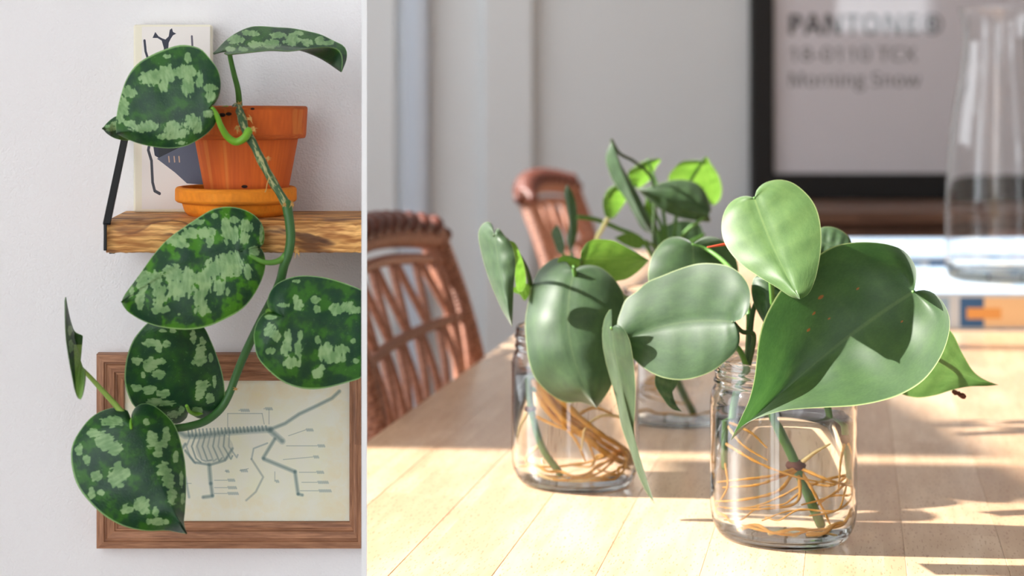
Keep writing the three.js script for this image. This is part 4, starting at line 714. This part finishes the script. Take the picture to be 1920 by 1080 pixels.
{
  const d = BACK_D - 0.03, S = d / FOCAL, X = (x) => (x - CX) * S, Y = (y) => EYE - (y - CY) * S;
  const x0 = X(1409), x1 = X(2085), y0 = 0.7965, y1 = y0 + 1.02, fw = X(1451) - X(1409), fh = Y(326) - y0, z = -BACK_D;
  const p = thing('framed_poster', 'large black-framed colour card poster with bold lettering standing against the far wall', 'poster', [(x0 + x1) / 2, y0, z + 0.02]);
  const P = (g) => inParent(p, g), blackM = std({ color: hex(17, 17, 18), roughness: 0.55 });
  const bar = (a0, a1, b0, b1) => part(p, 'frame_bar', P(box(a0, a1, b0, b1, z + 0.002, z + 0.034, 0.003)), blackM);
  bar(x0, x0 + fw, y0, y1); bar(x1 - fw, x1, y0, y1); bar(x0 + fw, x1 - fw, y0, y0 + fh); bar(x0 + fw, x1 - fw, y1 - fw, y1);
  const ix0 = x0 + fw, ix1 = x1 - fw, iy0 = y0 + fh, iy1 = y1 - fw;
  const art = canvasTexture(1200, Math.round(1200 * (iy1 - iy0) / (ix1 - ix0)), (c, w, h) => {
    const k = w / (ix1 - ix0), q = (x, y) => [(X(x) - ix0) * k, (iy1 - Y(y)) * k];
    c.fillStyle = '#e6e1e6'; c.fillRect(0, 0, w, h);
    c.fillStyle = '#ded9d4'; c.fillRect(0, 0, w, q(0, -60)[1]);
    c.fillStyle = '#2c2b2c'; c.textBaseline = 'alphabetic';
    const text = (str, font, x0_, x1_, base) => { c.font = font; const [a, b] = q(x0_, base), m = c.measureText(str).width, want = q(x1_, base)[0] - a; c.save(); c.translate(a, b); c.scale(want / m, 1); c.fillText(str, 0, 0); c.restore(); };
    const em = (pxs) => Math.round(pxs * S * k / 0.72);
    text('PANTONE®', `bold ${em(38)}px sans-serif`, 1478, 1774, 64);
    c.fillStyle = '#4a484a';
    text('18-0110 TCX', `${em(26)}px sans-serif`, 1480, 1722, 114);
    text('Morning Snow', `${em(26)}px sans-serif`, 1480, 1730, 162);
  });
  part(p, 'poster_print', P(new THREE.PlaneGeometry(ix1 - ix0, iy1 - iy0).translate((ix0 + ix1) / 2, (iy0 + iy1) / 2, z + 0.014)), std({ map: art, roughness: 0.8 }), 'off-white sheet with black lettering');
  part(p, 'pane', P(box(ix0 - 0.002, ix1 + 0.002, iy0 - 0.002, iy1 + 0.002, z + 0.018, z + 0.0195)), phys({ color: 0xffffff, roughness: 0.02, transmission: 1, thickness: 0, ior: 1.5 }));
}

// ---------------------------------------------------------------- books and carafe at the back of the table
{
  const cover = (a, list, seedX) => canvasTexture(512, 512, (c, w, h) => {
    c.fillStyle = a; c.fillRect(0, 0, w, h);
    for (let i = 0; i < 90; i++) { const x = (noise2(i, seedX) * 0.5 + 0.5) * w, y = (noise2(i + 50, seedX) * 0.5 + 0.5) * h; c.fillStyle = list[i % list.length]; c.beginPath(); c.ellipse(x, y, 10 + (i * 7) % 34, 6 + (i * 11) % 22, i, 0, 7); c.fill(); }
  });
  const paper = std({ color: hex(236, 228, 212), roughness: 0.9 });
  const book = (label, cx, cz, y0, w, h, d, map, spine, turn) => {
    const b = thing('book', label, 'book', [cx, y0, cz], turn, 'books at the far side of the table');
    const M = std({ map, roughness: 0.6 });
    part(b, 'cover', mergeGeometries([box(-w / 2, w / 2, 0, 0.003, -d / 2, d / 2, 0.001), box(-w / 2, w / 2, h - 0.003, h, -d / 2, d / 2, 0.001)].map((g) => { const uv = g.attributes.uv; for (let i = 0; i < uv.count; i++) uv.setXY(i, uv.getX(i) / w + 0.5, uv.getY(i) / d + 0.5); return g; })), M, 'pale blue patterned cover');
    part(b, 'pages', box(-w / 2 + 0.004, w / 2 - 0.004, 0.003, h - 0.003, -d / 2 + 0.004, d / 2 - 0.006), paper);
    const sg = new RoundedBoxGeometry(w, h - 0.001, 0.005, 2, 0.0015); sg.translate(0, h / 2, d / 2 - 0.0025);
    const u = sg.attributes.uv; for (let i = 0; i < u.count; i++) u.setXY(i, sg.attributes.position.getX(i) / w + 0.5, sg.attributes.position.getY(i) / h);
    part(b, 'spine', sg, std({ map: spine, roughness: 0.6 }), 'spine in blue, orange and salmon blocks');
    return b;
  };
  const spine1 = canvasTexture(1024, 128, (c, w, h) => {
    c.fillStyle = '#c3cfdc'; c.fillRect(0, 0, w, h);
    [[0, 0.1, '#8fb0cf'], [0.13, 0.2, '#2d5f92'], [0.2, 0.34, '#e9c79a'], [0.34, 0.39, '#27598f'], [0.42, 0.56, '#e8a488'], [0.56, 0.61, '#3f6fa3'], [0.64, 0.75, '#efd0b0'], [0.78, 1, '#4f80b4']].forEach(([a, b, col]) => { c.fillStyle = col; c.fillRect(a * w, 0.12 * h, (b - a) * w, 0.8 * h); });
    c.fillStyle = '#e0a05a'; c.fillRect(0.15 * w, 0.4 * h, 0.1 * w, 0.3 * h);
  });
  const D1 = 2.26, L = px(1715, D1), w1 = 0.42, h1 = 0.045, dep1 = 0.34;
  book('thick book with a blue, orange and salmon spine under the glass carafe', L + w1 / 2, -D1 - dep1 / 2, TABLE_Y, w1, h1, dep1, cover('#a9bfd6', ['#7f9fc2', '#c6d4e2', '#6f93ba', '#d8d2c6'], 3), spine1, 0);
  const D2 = 2.62, L2 = px(1672, D2), w2 = 0.40, h2 = 0.058;
  book('pale blue patterned book lying flat behind the carafe', L2 + w2 / 2, -D2 - 0.16, TABLE_Y, w2, h2, 0.32, cover('#a6bdd6', ['#7398c0', '#cfdae6', '#8fadce', '#bccbdb'], 8), spine1, 0);
  const cy = TABLE_Y + h1, cd = 2.42, R = 96 / FOCAL * cd;
  const v = thing('glass_carafe', 'tall clear glass carafe standing on the patterned book', 'carafe', [px(1872, cd), cy, -cd]);
  const out = [[0, 0.001], [R * 0.8, 0], [R * 0.94, 0.001, 0.006], [R, 0.012, 0.01], [R, 0.10, 0.05], [R * 0.9, 0.20, 0.06], [R * 0.66, 0.285, 0.04], [R * 0.66, 0.335, 0.02], [R * 0.76, 0.352, 0.002]];
  const t = 0.0024, inn = [[R * 0.76 - t, 0.352, 0.001], [R * 0.66 - t, 0.333, 0.02], [R * 0.66 - t, 0.284, 0.04], [R * 0.9 - t, 0.198, 0.06], [R - t, 0.10, 0.05], [R - t, 0.018, 0.01], [R * 0.85, 0.012, 0.008], [0, 0.010]];
  part(v, 'vessel', lathe(smoothProfile([...out, ...inn], 6), 96), glass);
}

scene.traverse((o) => { if (o.isMesh) { o.castShadow = true; o.receiveShadow = true; } if (o.isLight) o.castShadow = true; });
renderer.render(scene, camera);
